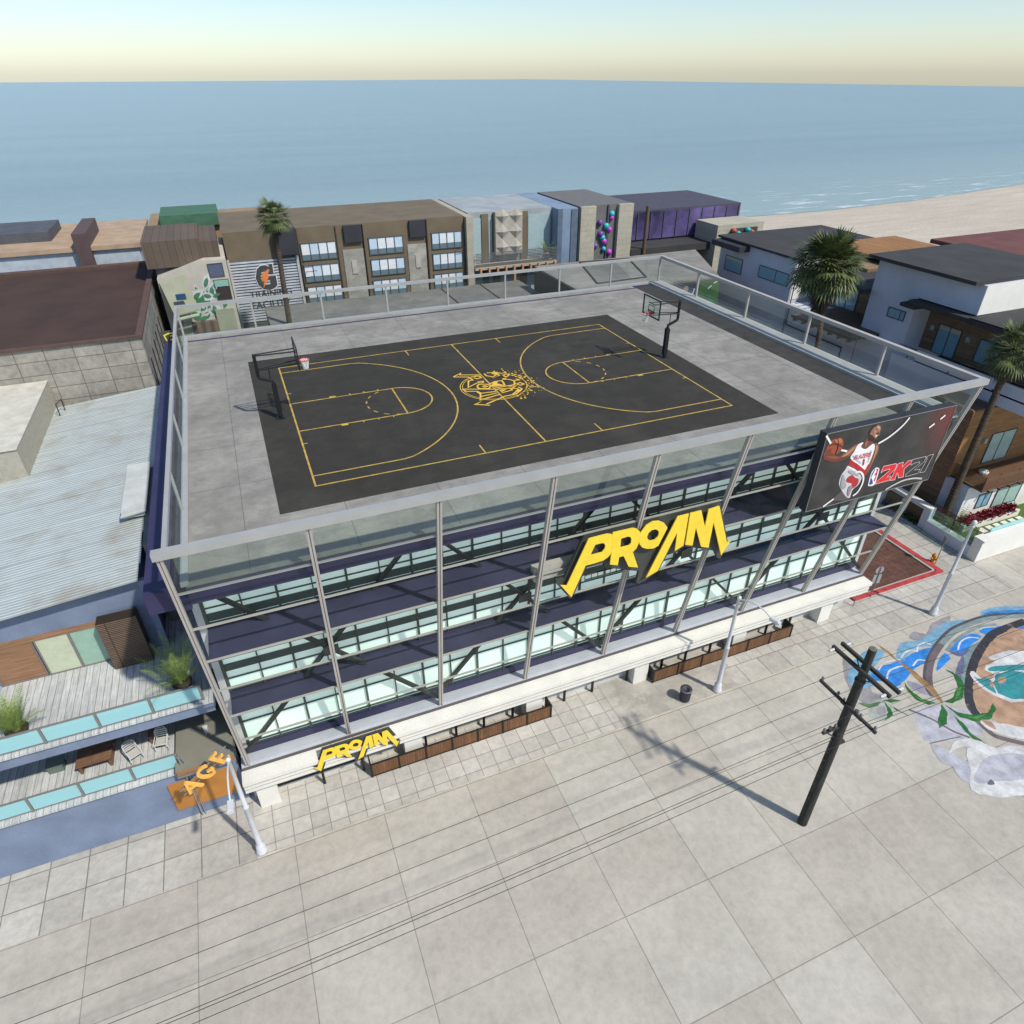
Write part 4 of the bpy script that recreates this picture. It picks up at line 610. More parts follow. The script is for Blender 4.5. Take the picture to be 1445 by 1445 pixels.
# wooden fences
PLANK = tiles('brown_plank', (.26,.125,.06), (.19,.09,.04), (.03,.02,.012), .14, 4, .006, .6, 'xz', 0, .2, .3, grain=(9, 9, .9))
def fence(x0, x1, y, n, label, ends):
    t = thing('wooden_fence', ((x0+x1)/2, y, G0), label, 'fence', 'low plank fences along the hall'); pw = (x1-x0)/n
    for i in range(n):
        MB().box(x0+i*pw+.05, x0+(i+1)*pw-.05, y-.02, y+.03, G0+.1, G0+.92).build('plank_panel', PLANK, t)
    for i in range(n+1): MB().box(x0+i*pw-.045, x0+i*pw+.045, y-.05, y+.05, G0+.002, G0+1.0).build('post', BLACK, t)
    MB().box(x0+.046, x1-.046, y-.035, y+.035, G0+.921, G0+.99).box(x0+.046, x1-.046, y-.035, y+.035, G0+.03, G0+.099).build('frame_rail', BLACK, t)
    for ex in ends:
        MB().box(ex-.03, ex+.03, y+.052, y+.75, G0+.1, G0+.98).build('end_panel', plain('dark_end_panel', (.03,.027,.024), .6), t)
fence(-.17, 9.9, -4.3, 7, 'longer low fence of brown planks in black frames, left along the pavement', (-.17, 9.9))
fence(16.55, 26.75, -4.3, 6, 'low fence of brown planks in black frames behind the street lamp and bin', (16.55, 26.75))
m = MB()
def handrail(loc, x0, x1, y, xs, label, z=1.0):
    t = thing('handrail', loc, label, 'handrail', 'black handrails under the ledge')
    MB().box(x0, x1, y-.04, y+.04, G0+z-.06, G0+z+.03).build('rail', BLACK, t)
    for x in xs: MB().box(x-.06, x+.06, y-.05, y+.05, G0+.002, G0+z-.061).build('post', BLACK, t)
handrail((-4, -3.7, G0), -5.6, -.4, -3.75, (-5.5, -2.5, -.5), 'short black handrail below the small yellow sign')
handrail((12, -3.7, G0), 9.95, 15.3, -3.55, (11.1, 12.9, 15.2), 'black rail between the two brown fences', 1.15)
handrail((4.8, -3.7, G0), 1.4, 8.5, -3.55, (2.9, 4.6, 6.2, 7.9), 'black rail behind the left brown fence', 1.35)
handrail((20, -3.7, G0), 16.45, 22.3, -3.55, (17.6, 19.3, 21.1), 'black rail behind the right brown fence', 1.35)
handrail((25, -3.7, G0), 23.45, 27.4, -3.55, (23.6, 25.4, 27.3), 'black rail right of the pillar behind the right fence', 1.35)
# utility pole
up = thing('utility_pole', (18.5, -14.6, G0), 'dark wooden utility pole with crossarms and insulators rising over the street', 'utility pole')
UPM = mat('tarred_wood', (.045,.045,.038), .85, .35, 3, .3, bump=.4, stretch=(4, 4, .5))
px_, py_ = 18.5, -14.6; ztop = -3.45
MB().tube([(px_,py_,G0-.05),(px_,py_,-9),(px_,py_,-5.2)], [.23,.205,.185], 14).tube([(px_,py_,-5.2),(px_,py_,ztop)], [.165,.155], 14).build('shaft', UPM, up)
MB().lathe([(.155,.004),(.0,.01)], (px_,py_,ztop), 14).build('pole_top', mat('pole_end_grain', (.16,.15,.10), .9, .3, 8), up)
AR = plain('crossarm_dark', (.04,.038,.036), .8); INS = plain('insulator_grey', (.16,.16,.17), .35); INSW = plain('insulator_white', (.55,.56,.56), .3)
for dx in (-.24, .24):
    a = MB().box(px_+dx-.06, px_+dx+.06, py_-1.45, py_+1.45, -4.62, -4.47).build('crossarm', AR, up)
    for yy in (-1.3, 1.3):
        i_ = MB().lathe([(.05,0),(.07,.04),(.05,.08),(.07,.12),(.05,.16),(.07,.2),(.03,.26)], (0,0,0), 10)
        M = Matrix.Translation((px_+dx+(.08 if dx > 0 else -.08), py_+yy, -4.55)) @ Matrix.Rotation(math.pi/2*(1 if dx > 0 else -1), 4, 'Y'); i_.v = [tuple(M @ Vector(p)) for p in i_.v]
        i_.build('insulator', INSW, a)
m = MB(); m.tube([(px_-.24,py_-.7,-4.5),(px_-.1,py_-.1,-5.1)], .025, 6); m.tube([(px_+.24,py_+.7,-4.5),(px_+.1,py_+.1,-5.1)], .025, 6); m.build('arm_brace', AR, up)
for zz, hl, off in ((-6.55, 1.5, -.2), (-7.05, .55, .22)):
    a = MB().box(px_+off-.05, px_+off+.05, py_-hl, py_+hl, zz-.12, zz).build('crossarm', AR, up)
    for yy in (-hl+.1, -hl*.35, hl*.35, hl-.1):
        MB().lathe([(.03,0),(.05,.03),(.07,.1),(.05,.14),(.06,.19),(.02,.21)], (px_+off,py_+yy,zz+.001), 8).build('insulator', INS, a)
a = MB().box(px_-1.05, px_-.12, py_-.06, py_+.06, -8.02, -7.9).build('crossarm', AR, up)
for xx in (-1.0, -.7, -.4): MB().lathe([(.03,0),(.07,.08),(.05,.14),(.06,.19),(.02,.21)], (px_+xx,py_,-7.899), 8).build('insulator', INS, a)
MB().beam((px_-.85,py_,-8.0), (px_-.1,py_,-8.7), .05).build('arm_brace', AR, up)
m = MB().box(px_+.1, px_+.55, py_-.07, py_+.07, -9.3, -9.16); m.build('crossarm', AR, up)
m = MB()
for k in range(7): m.tube([(px_-.3,py_-.02,-9.6-.55*k),(px_+.3,py_+.02,-9.6-.55*k)], .018, 5)
m.build('climbing_rungs', AR, up)
m = MB()
for zz in (-5.2, -8.6): m.tube([(px_,py_,zz-.05),(px_,py_,zz+.05)], .215, 14)
m.build('band', AR, up)
WIRE = plain('black_wire', (.02,.02,.02), .6)
for i, (yy, zz, r) in enumerate(((-1.4,-6.4,.010),(-.5,-6.4,.010),(.5,-6.4,.010),(1.4,-6.4,.010),(-.35,-7.75,.011),(.0,-8.7,.012))):
    pts = []
    for k in range(25):
        x = -40+k*130/24
        s1 = (x-px_)/(58 if x < px_ else 72); pts.append((x, py_+yy, zz-3.2*abs(s1)*(1-abs(s1))))
    t = tag(rebase(MB().tube(pts, r, 5).build('overhead_wire', WIRE), (px_, py_+yy, zz)), ['thin black overhead wire nearest the bottom edge of the view','second thin black overhead wire, on the inner near side of the pole','third thin black overhead wire, on the inner hall side of the pole','thin black overhead wire on the crossarm end closest to the hall','lower black overhead wire tied to the short side bracket','lowest black overhead wire strapped to the pole shaft'][i], 'wire', 'overhead wires')
# ================================================================== PLANTS
LEAF = {}
def leafmat(name, c1, c2):
    if name in MATS: return MATS[name]
    m, nt, b = _base(name); v = vecpos(nt)
    c = mix(nt, noise(nt, v, 2.2, 4, .6, .3, .7), c1, c2); c = mix(nt, noise(nt, v, 12, 2, .6, .4, .75), c, sc3(c1, .6))
    nt.links.new(c, b.inputs['Base Color']); b.inputs['Roughness'].default_value = .55
    b.inputs['Specular IOR Level'].default_value = .3
    MATS[name] = m; return m
def frond_feather(mb, o, az, el, ln, droop, n=14, lw=.3, rnd=random):
    p = Vector(o); pts = [p.copy()]; d = Vector((math.cos(az)*math.cos(el), math.sin(az)*math.cos(el), math.sin(el)))
    for i in range(n):
        d = (d+Vector((0,0,-droop/n))).normalized(); p = p+d*ln/n; pts.append(p.copy())
    mb.tube(pts, [.018*(1-i/(n+1))+.003 for i in range(n+1)], 4, False)
    for i in range(2, n+1):
        d = (pts[i]-pts[i-1]).normalized(); side = d.cross(Vector((0,0,1))).normalized(); L_ = lw*math.sin(math.pi*(i/(n+1))**.7)+.05
        for s in (-1, 1):
            q = pts[i]; e = q+(side*s*.9+d*.55+Vector((0,0,-.15+rnd.uniform(-.1,.1)))).normalized()*L_; wv = d*.019
            mb.add([q-wv, q+wv, e], [(0,1,2)])
def potted_palm(loc, label, seed, sc_=1):
    r = random.Random(seed); x, y, z = loc
    t = thing('potted_palm', loc, label, 'potted plant', 'potted palms on the terrace')
    MB().lathe([(0,0),(.3,0),(.42,.38),(.44,.42),(.4,.42),(.38,.36),(0,.36)], loc, 18).build('pot', plain('dark_pot', (.035,.033,.035), .6), t)
    MB().lathe([(0,.375),(.37,.365)], loc, 14).build('soil', mat('soil', (.06,.045,.03), .9, .4, 20), t)
    f = MB()
    for i in range(24):
        a = i*2.39996+r.uniform(-.3, .3); e = r.uniform(.95, 1.5)
        frond_feather(f, (x+.12*math.cos(a), y+.12*math.sin(a), z+.4), a, e, r.uniform(1.6, 2.6)*sc_, r.uniform(.5, 1.15), 22, .42, r)
    f.build('fronds', leafmat('palm_green', (.20,.29,.075), (.36,.44,.14)), t)
    return t
def fan_palm(loc, h, R, label, seed, lean=(0, 0), name='palm_tree', nf=64, skirt=True, sk=1, dark=1):
    r = random.Random(seed); x, y, z = loc
    t = thing(name, loc, label, 'palm tree', 'tall palm trees')
    pts = [(x+lean[0]*(i/10)**1.5, y+lean[1]*(i/10)**1.5, z+h*i/10) for i in range(11)]
    MB().tube(pts, [.30-.11*(i/10) for i in range(11)], 12).build('trunk', tiles('palm_bark', (.17,.12,.08), (.10,.075,.055), (.035,.026,.02), .5, .13, .02, .9, 'xz', .5, .4, .6), t)
    top = Vector(pts[-1]); f = MB(); s = MB()
    def fan(mb, az, el, st, bl, dr, nb=15):
        d = Vector((math.cos(az)*math.cos(el), math.sin(az)*math.cos(el), math.sin(el)))
        p1 = top+d*st*.5; p2 = p1+(d+Vector((0,0,-dr*.3))).normalized()*st*.5
        mb.tube([top, p1, p2], [.03,.022,.016], 4, False)
        d2 = (d+Vector((0,0,-dr*.5))).normalized(); side = d2.cross(Vector((0,0,1)))
        side = side.normalized() if side.length > .1 else Vector((1,0,0)); nrm = side.cross(d2)
        for k in range(nb):
            a = (k/(nb-1)-.5)*2.9; dd = (d2*math.cos(a)+side*math.sin(a)+nrm*.12*math.cos(3*a)).normalized(); L_ = bl*(.72+.28*math.cos(a))*r.uniform(.85, 1.1)
            w = dd.cross(nrm).normalized()*bl*.055
            m1 = p2+dd*L_*.55; e = p2+dd*L_+Vector((0,0,-dr*L_*.32))
            mb.add([p2-w*.3, p2+w*.3, m1+w, m1-w, e], [(0,1,2,3),(3,2,4)])
    for i in range(nf):
        u = i/nf; el = math.asin(max(-.98, min(.98, .98-1.5*u))); fan(f, i*2.39996+r.uniform(-.25,.25), el+r.uniform(-.2,.2), R*r.uniform(.34,.62), R*r.uniform(.34,.5), .25+.75*u, 13)
    f.build('crown', leafmat('fan_palm_green', (.06*dark,.085*dark,.028*dark), (.19*dark,.22*dark,.075*dark)), t)
    if skirt:
        for i in range(int(80*sk)):
            q_ = i/(80*sk); p0 = top.copy(); top = p0+Vector((0,0,-.1-2.4*sk*q_)); fan(s, i*2.4, -.85-r.uniform(0,.5), R*.16, R*r.uniform(.30,.44)*(1.15-.5*q_), .8, 11); top = p0
        s.build('dead_fronds', leafmat('dead_frond', (.07,.058,.035), (.13,.105,.065)), t)
    return t
def bush(mb, c, rx, ry, rz, n, r, ls=.09):
    for i in range(n):
        a = r.uniform(0, 6.283); b = math.acos(r.uniform(-.3, 1)); k = r.uniform(.45, 1)**.5*(1+.25*math.sin(3*a+c[0]*5))
        p = Vector(c)+Vector((rx*k*math.sin(b)*math.cos(a), ry*k*math.sin(b)*math.sin(a), rz*k*math.cos(b)))
        d = Vector((r.uniform(-1,1), r.uniform(-1,1), r.uniform(-.2,1))).normalized(); s = d.cross(Vector((r.uniform(-1,1),r.uniform(-1,1),.3))).normalized()
        L_ = ls*r.uniform(.6, 1.5); mb.add([p, p+d*L_*.5+s*L_*.3, p+d*L_, p+d*L_*.5-s*L_*.3], [(0,1,2,3)])
# ================================================================== LEFT TERRACE HOUSE
BLUE = mat('slate_blue_stucco', (.19,.235,.33), .8, .12, .6, .12)
TEAK = mat('orange_brown_timber', (.34,.185,.10), .6, .25, 2, .3, stretch=(.3, 2, 6))
DECKW = tiles('grey_weathered_decking', (.74,.75,.72), (.62,.64,.63), (.22,.22,.22), .29, 80, .012, .75, 'xy', 0, .2, .35, grain=(14, .8, 1), loc=(0, 40, 0))
CYAN = None
def cyan_glass():
    m, nt, b = _base('aqua_glass'); b.inputs['Base Color'].default_value = (.42,.74,.76,1); b.inputs['Roughness'].default_value = .15
    t = N(nt, 'ShaderNodeBsdfTransparent'); t.inputs[0].default_value = (.72,.93,.95,1)
    x = N(nt, 'ShaderNodeMixShader'); x.inputs[0].default_value = .68
    nt.links.new(t.outputs[0], x.inputs[1]); nt.links.new(b.outputs[0], x.inputs[2]); nt.links.new(x.outputs[0], nt.nodes['Material Output'].inputs[0]); return m
CYAN = cyan_glass()
RAILB = plain('taupe_rail', (.20,.185,.175), .5)
hs = thing('terrace_house', (-12, 8, G0), 'blue house with a pale corrugated roof and two timber terraces with aqua glass railings', 'house')
XW = -24
MB().box(XW, -8.3, 1.55, 24.6, G0, -5.1).build('wall', BLUE, hs)
# wedge under the roof
def zr(x): return -3.52+.092*(x+8.2)
m = MB(); m.add([(XW,1.56,-5.1),(-8.31,1.56,-5.1),(-8.31,1.56,zr(-8.3)-.1),(XW,1.56,zr(XW)-.1),(XW,24.59,-5.1),(-8.31,24.59,-5.1),(-8.31,24.59,zr(-8.3)-.1),(XW,24.59,zr(XW)-.1)], [(0,1,2,3),(1,5,6,2),(7,6,5,4)]); m.build('wall', BLUE, hs)
def corrugated():
    m, nt, b = _base('corrugated_sheet'); v = vecpos(nt)
    wv = N(nt, 'ShaderNodeTexWave', wave_type='BANDS', bands_direction='Y', wave_profile='SIN'); wv.inputs['Scale'].default_value = 1.55; nt.links.new(v, wv.inputs[0])
    c = mix(nt, noise(nt, vecpos(nt, (.3, 1.5, 1)), 1.2, 7, .7, .4, .68), (.55,.61,.595), (.46,.51,.49))
    c = mix(nt, noise(nt, v, .5, 5, .6, .5, .75), c, (.40,.385,.32))
    c = mix(nt, wv.outputs[1], mix(nt, .34, c, (0,0,0)), c)
    nt.links.new(c, b.inputs['Base Color']); b.inputs['Roughness'].default_value = .55; b.inputs['Metallic'].default_value = .0
    bp = N(nt, 'ShaderNodeBump'); bp.inputs['Strength'].default_value = .5; bp.inputs['Distance'].default_value = .04
    nt.links.new(wv.outputs[1], bp.inputs['Height']); nt.links.new(bp.outputs[0], b.inputs['Normal']); return m
COR = corrugated(); rm = MB(); y = 1.05; k = 0
while y < 24.6:
    y2 = min(y+1.36, 24.62); xe = (-8.18 if y < 11 else -6.9)+(.05 if k % 2 else 0)
    a, b = .0, .05
    rm.add([(XW,y-.06,zr(XW)+a),(xe,y-.06,zr(xe)+a),(xe,y2,zr(xe)+b),(XW,y2,zr(XW)+b),(XW,y-.06,zr(XW)+a-.06),(xe,y-.06,zr(xe)+a-.06),(xe,y2,zr(xe)+b-.06),(XW,y2,zr(XW)+b-.06)], [(0,1,2,3),(0,4,5,1),(1,5,6,2),(7,6,5,4)])
    y = y2; k += 1
rm.build('corrugated_roof', COR, hs)
m = MB().box(-9.05, -8.0, 6.2, 11.4, -3.3, -2.92); m.add([(-9.1,6.05,-3.1),(-7.9,6.05,-2.95),(-7.9,11.5,-2.95),(-9.1,11.5,-3.1),(-9.1,6.05,-3.16),(-7.9,6.05,-3.01),(-7.9,11.5,-3.01),(-9.1,11.5,-3.16)], [(0,1,2,3),(0,4,5,1),(3,7,4,0),(1,5,6,2)])
m.build('roof_monitor', mat('white_sheet', (.55,.57,.54), .6, .1, 1.5), hs)
MB().box(-8.0, -7.3, 3.3, 11.2, -9, -3.18).build('wall', mat('olive_stucco', (.20,.20,.17), .8), hs)
# upper terrace
MB().box(XW, -6.2, -2.98, 1.548, -8.12, -8.0).box(-8.28, -6.2, 1.549, 12, -8.12, -8.0).build('terrace_deck', DECKW, hs)
MB().box(XW, -6.25, -2.85, 1.5, -8.75, -8.121).build('terrace_fascia', BLUE, hs)
for x in (-11.0, -7.05): MB().lathe([(0,0),(.09,0),(.09,.02),(0,.03)], (x,-2.4,-8.79), 12).build('downlight', BLACK, hs)
MB().box(-6.2, -5.95, 1.6, 23, G0, -4.2).build('side_wall', BLUE, hs)
MB().box(-8.29, -8.0, 1.3, 1.549, -8, -3.8).build('wall', BLUE, hs)
dl = MB().box(-15.3, -10.4, 1.44, 1.547, -5.86, -5.62).build('door_header', TEAK, hs)
for (a, b, nm, mt_) in ((-14.95,-13.2,'sliding_door',TEAK), (-13.05,-11.78,'sliding_door',None), (-11.68,-10.5,'sliding_door',None)):
    f = MB().box(a-.05, a, 1.43, 1.546, -8, -5.861).box(b, b+.05, 1.43, 1.546, -8, -5.861).box(a, b, 1.45, 1.546, -7.999, -7.93).build(nm, RAILB, hs)
    mm = mt_ or plain('pale_green_glass' if a > -12 else 'cream_green_glass', (.30,.46,.36) if a > -12 else (.52,.56,.40), .12, 0, .6)
    MB().box(a+.001, b-.001, 1.48, 1.545, -7.93, -5.862).build('pane', mm, f)
LOUV = tiles('dark_louvre_timber', (.21,.145,.10), (.17,.115,.08), (.035,.025,.018), 5, .1, .02, .7, 'xz', 0, .2, .5)
MB().box(-10.35, -8.72, .68, 1.3, -7.98, -5.2).build('louvre_screen', LOUV, hs)
# balustrade
def balustrade(name, y, z, xs, parent, h=.9):
    for i in range(len(xs)-1):
        MB().box(xs[i]+.06, xs[i+1]-.06, y-.012, y+.012, z+.1, z+h-.05).build('glass_panel', CYAN, parent)
    for x in xs: MB().box(x-.045, x+.045, y-.05, y+.05, z+.002, z+h-.001).build('baluster', RAILB, parent)
    MB().box(xs[0]-.05, xs[-1]+.05, y-.035, y+.035, z+h, z+h+.05).build('handrail', RAILB, parent)
    MB().box(xs[0]+.05, xs[-1]-.05, y-.02, y+.02, z+.03, z+.09).build('bottom_rail', RAILB, parent)
balustrade('upper', -2.76, -8, [-18.8, -16.75, -14.7, -12.67, -10.64, -8.58, -6.58], hs)
MB().box(-6.35, -6.0, -.9, -.6, -8, -7.4).build('parapet_post', mat('pale_block', (.52,.53,.55), .8), hs)
# lower terrace
MB().box(XW, -8.3, -3.3, 1.5, -11.62, -11.5).build('terrace_deck', DECKW, hs)
MB().box(XW, -6.1, -3.1, 1.4, G0, -11.63).build('wall', BLUE, hs)
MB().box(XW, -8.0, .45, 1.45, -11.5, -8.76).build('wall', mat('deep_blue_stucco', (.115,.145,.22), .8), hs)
balustrade('lower', -3.0, -11.5, [-16.2, -14.3, -12.35, -10.3, -8.42], hs)
MB().tube([(-8.3,-3.25,G0),(-8.3,-3.25,-10.6)], .035, 8).tube([(-8.15,-3.25,G0),(-8.15,-3.25,-10.6)], .02, 6).build('drain_pipe', plain('grey_pipe', (.26,.27,.28), .5), hs)
m = MB().box(-8.55, -6.05, -3.55, -.4, -11.629, -11.12); m.build('porch_roof', mat('olive_grey_roof', (.215,.21,.165), .85, .12, .5), hs)
MB().box(-8.5, -6.06, -3.62, -3.551, -11.42, -11.14).build('porch_fascia', TEAK, hs)
m = MB(); m.add([(-7.35,-1.5,-11.119),(-7.1,-1.5,-11.119),(-7.18,-2.05,-11.119),(-7.35,-1.5,-10.9),(-7.1,-1.5,-10.9),(-7.18,-2.05,-11.0)], [(0,2,1),(3,4,5),(0,1,4,3),(1,2,5,4),(2,0,3,5)]); m.build('roof_vent', mat('vent_white', (.6,.6,.58), .6), hs)
MB().box(-9.2, -6.3, -3.2, -3.101, -14.2, -12.35).build('shop_panel', mat('orange_panel', (.46,.195,.04), .6, .1, .8), hs)
cs = thing('corner_sign', (-6.3, 23.9, -.3), 'small dark sign with a yellow outlined letter P at the back left roof corner', 'sign')
MB().box(-6.85, -5.75, 23.7, 23.85, -.3, .55).build('panel', BACKG, cs)
m = MB(); Fq = front(23.7); m.stroke([(-6.55,-.15),(-6.65,.3),(-6.35,.4),(-5.95,.4),(-5.95,.0),(-6.3,-.05),(-6.4,-.2)], .09, Fq, .006); m.stroke([(-6.3,.22),(-6.1,.22)], .08, Fq, .006); m.build('letter', YEL, cs)
# wooden tables
def table(loc, w, d, h, label):
    t = thing('wooden_table', loc, label, 'table', 'brown slab tables on the lower terrace'); x, y, z = loc
    MB().box(x-w/2, x+w/2, y-d/2, y+d/2, z+h-.09, z+h).build('tabletop', TEAKT, t)
    for sx in (-1, 1): MB().box(x+sx*(w/2-.12)-.05, x+sx*(w/2-.12)+.05, y-d/2+.08, y+d/2-.08, z+.002, z+h-.091).build('leg', TEAKT, t)
TEAKT = tiles('table_timber', (.30,.165,.10), (.25,.135,.08), (.06,.03,.02), 3, .3, .006, .6, 'xy', 0, .2, .2, grain=(1.2, 9, 1))
table((-11.95, -1.25, -11.5), 1.45, 1.15, .62, 'brown slab table left of the slatted chairs on the lower terrace')
table((-10.35, -.1, -11.5), 2.3, .7, .62, 'brown slab table behind the slatted chairs, partly under the upper terrace')
bn = thing('wooden_bench', (-9.45, -.75, -11.5), 'short brown timber bench beside the right slatted chair', 'bench')
MB().box(-9.75, -9.3, -1.15, -.5, -11.1, -11.0).build('seat', TEAKT, bn); MB().box(-9.72, -9.6, -1.12, -.52, -11.498, -11.101).box(-9.45, -9.33, -1.12, -.52, -11.498, -11.101).build('leg', TEAKT, bn)
CHM = plain('chair_white_tube', (.62,.62,.60), .35); CHS = plain('chair_slat', (.50,.49,.44), .5)
def chair():
    t = thing('slatted_chair', (0,0,0), 'pale slatted chair turned sideways by the aqua railing of the lower terrace', 'chair', 'slatted chairs on the lower terrace')
    for s in (-1, 1):
        x = s*.27
        MB().tube([(x,-.3,0),(x,-.28,.6),(x,.18,.62),(x*.98,.28,.85)], .018, 6).build('arm', CHM, t)
        MB().tube([(x*.95,.34,0),(x*.95,.2,.42)], .018, 6).build('leg', CHM, t)
    MB().tube([(-.25,.2,.42),(-.25,.32,.82),(-.18,.36,.93),(.18,.36,.93),(.25,.32,.82),(.25,.2,.42)], .02, 6).tube([(-.25,.2,.42),(-.25,-.28,.44),(.25,-.28,.44),(.25,.2,.42)], .02, 6).build('frame', CHM, t)
    m = MB()
    for i in range(6): m.box(-.24, .24, -.265+.08*i, -.2+.08*i, .43, .45)
    m.build('seat', CHS, t); m = MB()
    for i in range(4): m.beam((-.24,.245+.03*i,.53+.1*i), (.24,.245+.03*i,.53+.1*i), .02, .065)
    m.build('backrest', CHS, t); return t
c1 = chair(); c1.location = (-10.35, -1.75, -11.495); c1.rotation_euler = (0,0,.5)
c2 = copy_tree(c1); c2.location = (-9.15, -1.5, -11.495); c2.rotation_euler = (0,0,-.1); c2['label'] = 'pale slatted chair standing square beside the olive porch roof'
b_ = MB(); 
gb = thing('green_box', (-13.6, -.9, -11.5), 'small dark green crate at the left of the lower terrace', 'crate')
MB().box(-13.95, -13.35, -1.2, -.7, -11.498, -11.1).build('body', plain('dull_green', (.14,.18,.15), .7), gb)
MB().box(-14.0, -13.3, -1.25, -.65, -11.099, -11.06).build('lid', plain('dull_green_lid', (.18,.22,.19), .7), gb)
potted_palm((-7.38, -1.72, -8.0), 'leafy potted palm at the right end of the upper terrace', 3)
potted_palm((-13.75, -1.9, -8.0), 'potted palm at the left end of the upper terrace', 4, .7)
# orange channel letters rising to the right
lt = thing('orange_letters', (-7, -4.4, -13), 'big orange channel letters climbing diagonally in front of the blue house', 'sign')
ORG = plain('orange_letter_face', (.84,.46,.10), .45)
for ch, x, z, an in (('A',-7.62,-11.0,.45),('G',-6.85,-10.4,.6),('E',-6.12,-9.75,.75)):
    vs, fs = text_shape(ch, 1.05); ca, sa = math.cos(an), math.sin(an)
    m = MB()
    for dy, flip in ((0, 0), (.12, 1)): m.add([(x+v[0]*ca-v[1]*sa, -5+dy, z+v[0]*sa+v[1]*ca) for v in vs], [f if not flip else f[::-1] for f in fs])
    ed = {}
    for f in fs:
        for i in range(len(f)): e = (f[i], f[(i+1) % len(f)]); ed[e] = 1
    for (a, b) in ed:
        if (b, a) not in ed:
            q = [(x+vs[i][0]*ca-vs[i][1]*sa, z+vs[i][0]*sa+vs[i][1]*ca) for i in (a, b)]
            m.add([(q[0][0],-5,q[0][1]),(q[1][0],-5,q[1][1]),(q[1][0],-4.88,q[1][1]),(q[0][0],-4.88,q[0][1])], [(0,1,2,3)])
    m.build('letter', ORG, lt)
m = MB(); m.tube([(-8.2,-4.8,-11.3),(-5.9,-4.8,-9.35)], .03, 6).tube([(-8.3,-4.8,-11.0),(-6.0,-4.8,-9.05)], .03, 6).tube([(-6.9,-4.8,-10.2),(-6.9,-3.11,-12)], .04, 6); m.build('support_rail', plain('rail_grey', (.25,.25,.26), .5), lt)
# pale stucco block and concrete block hall on the left
st = thing('stair_block', (-16.5, 20, G0), 'pale stucco stair block standing at the back edge of the corrugated roof', 'building')
m = MB().box(-24, -14.7, 14.5, 25.2, -6, -2.3)
m.build('block', mat('pale_rough_stucco', (.50,.47,.38), .9, .1, 3, .3, bump=.5), st)
MB().tube([(-14.2,23.0,-4.0),(-14.2,23.0,-3.2),(-14.0,23.8,-3.2),(-14.0,23.8,-4.0)], .035, 6).build('handrail', BLACK, st)
MB().box(-24.1, -14.66, 14.4, 25.21, -2.299, -2.25).build('coping', mat('pale_coping', (.58,.55,.46), .85), st)
XW = -34
bh = thing('block_building', (-18, 36, G0), 'stained concrete block building with a flat dark brown roof at the upper left', 'building')
CB = tiles('big_concrete_blocks', (.47,.44,.38), (.40,.375,.32), (.22,.205,.18), 1.75, .95, .035, .9, 'xz', .0, .45, .4, loc=(.3,0,0))
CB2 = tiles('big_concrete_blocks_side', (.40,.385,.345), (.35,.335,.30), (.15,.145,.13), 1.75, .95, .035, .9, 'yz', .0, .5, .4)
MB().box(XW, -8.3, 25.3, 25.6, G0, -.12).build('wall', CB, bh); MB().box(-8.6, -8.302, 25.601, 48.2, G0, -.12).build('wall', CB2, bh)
for k in range(9):
    MB().box(-8.301, -8.24, 27+2.3*k, 27.18+2.3*k, -6.5+.1*k, -2.2-.05*k).build('slit_window', plain('slit_dark', (.035,.03,.028), .4), bh)
BRN = mat('dark_brown_roof', (.062,.033,.023), .85, .18, .3, .1)
MB().box(XW, -8.6, 25.4, 48.0, -.35, -.11).build('roof', BRN, bh)
MB().tube([(-8.12,48.6,-.2),(-8.12,48.6,-9)], .14, 8).build('drain_pipe', WHITEP, bh)
BRN2 = mat('brown_coping', (.105,.062,.048), .8, .1, 1)
MB().box(XW, -8.15, 25.15, 25.45, -.1, .08).box(-8.6, -8.15, 25.451, 48.3, -.1, .08).box(XW, -8.15, 48.301, 49.2, -.3, .1).build('coping', BRN2, bh)
# ================================================================== RIGHT-HAND HOUSES
BW = mat('shaded_white_stucco', (.56,.60,.67), .85, .07, .5, .1)  # bluish copy of the white stucco, the walls' shade put into its colour
WH = mat('bright_white_stucco', (.78,.76,.70), .85, .05, .6, .08)
DKR = mat('charcoal_roof', (.048,.047,.045), .85, .15, .5, .1)
DKT = mat('charcoal_trim', (.035,.037,.045), .6, .1, 1)
SID = tiles('brown_timber_siding', (.38,.25,.15), (.28,.18,.11), (.07,.045,.03), 3.6, .26, .008, .6, 'yz', .37, .25, .3, grain=(.5,.7,9))
SIDX = tiles('sunlit_timber_siding', (.42,.225,.085), (.33,.165,.06), (.12,.06,.02), 3.6, .26, .008, .6, 'xz', .37, .15, .3, grain=(.7,.5,9))  # copy of the brown siding with sunlight put into its warmer orange
SIDT = tiles('brown_timber_top', (.20,.135,.10), (.165,.11,.08), (.07,.045,.03), 3.6, .26, .008, .7, 'yx', .37, .25, .3, grain=(9,.7,1))
WGL = plain('blue_window_glass', (.24,.42,.50), .08, 0, .6)
BLIND = plain('cream_blind', (.50,.50,.36), .7)
WFR = plain('window_frame_grey', (.075,.085,.09), .5)
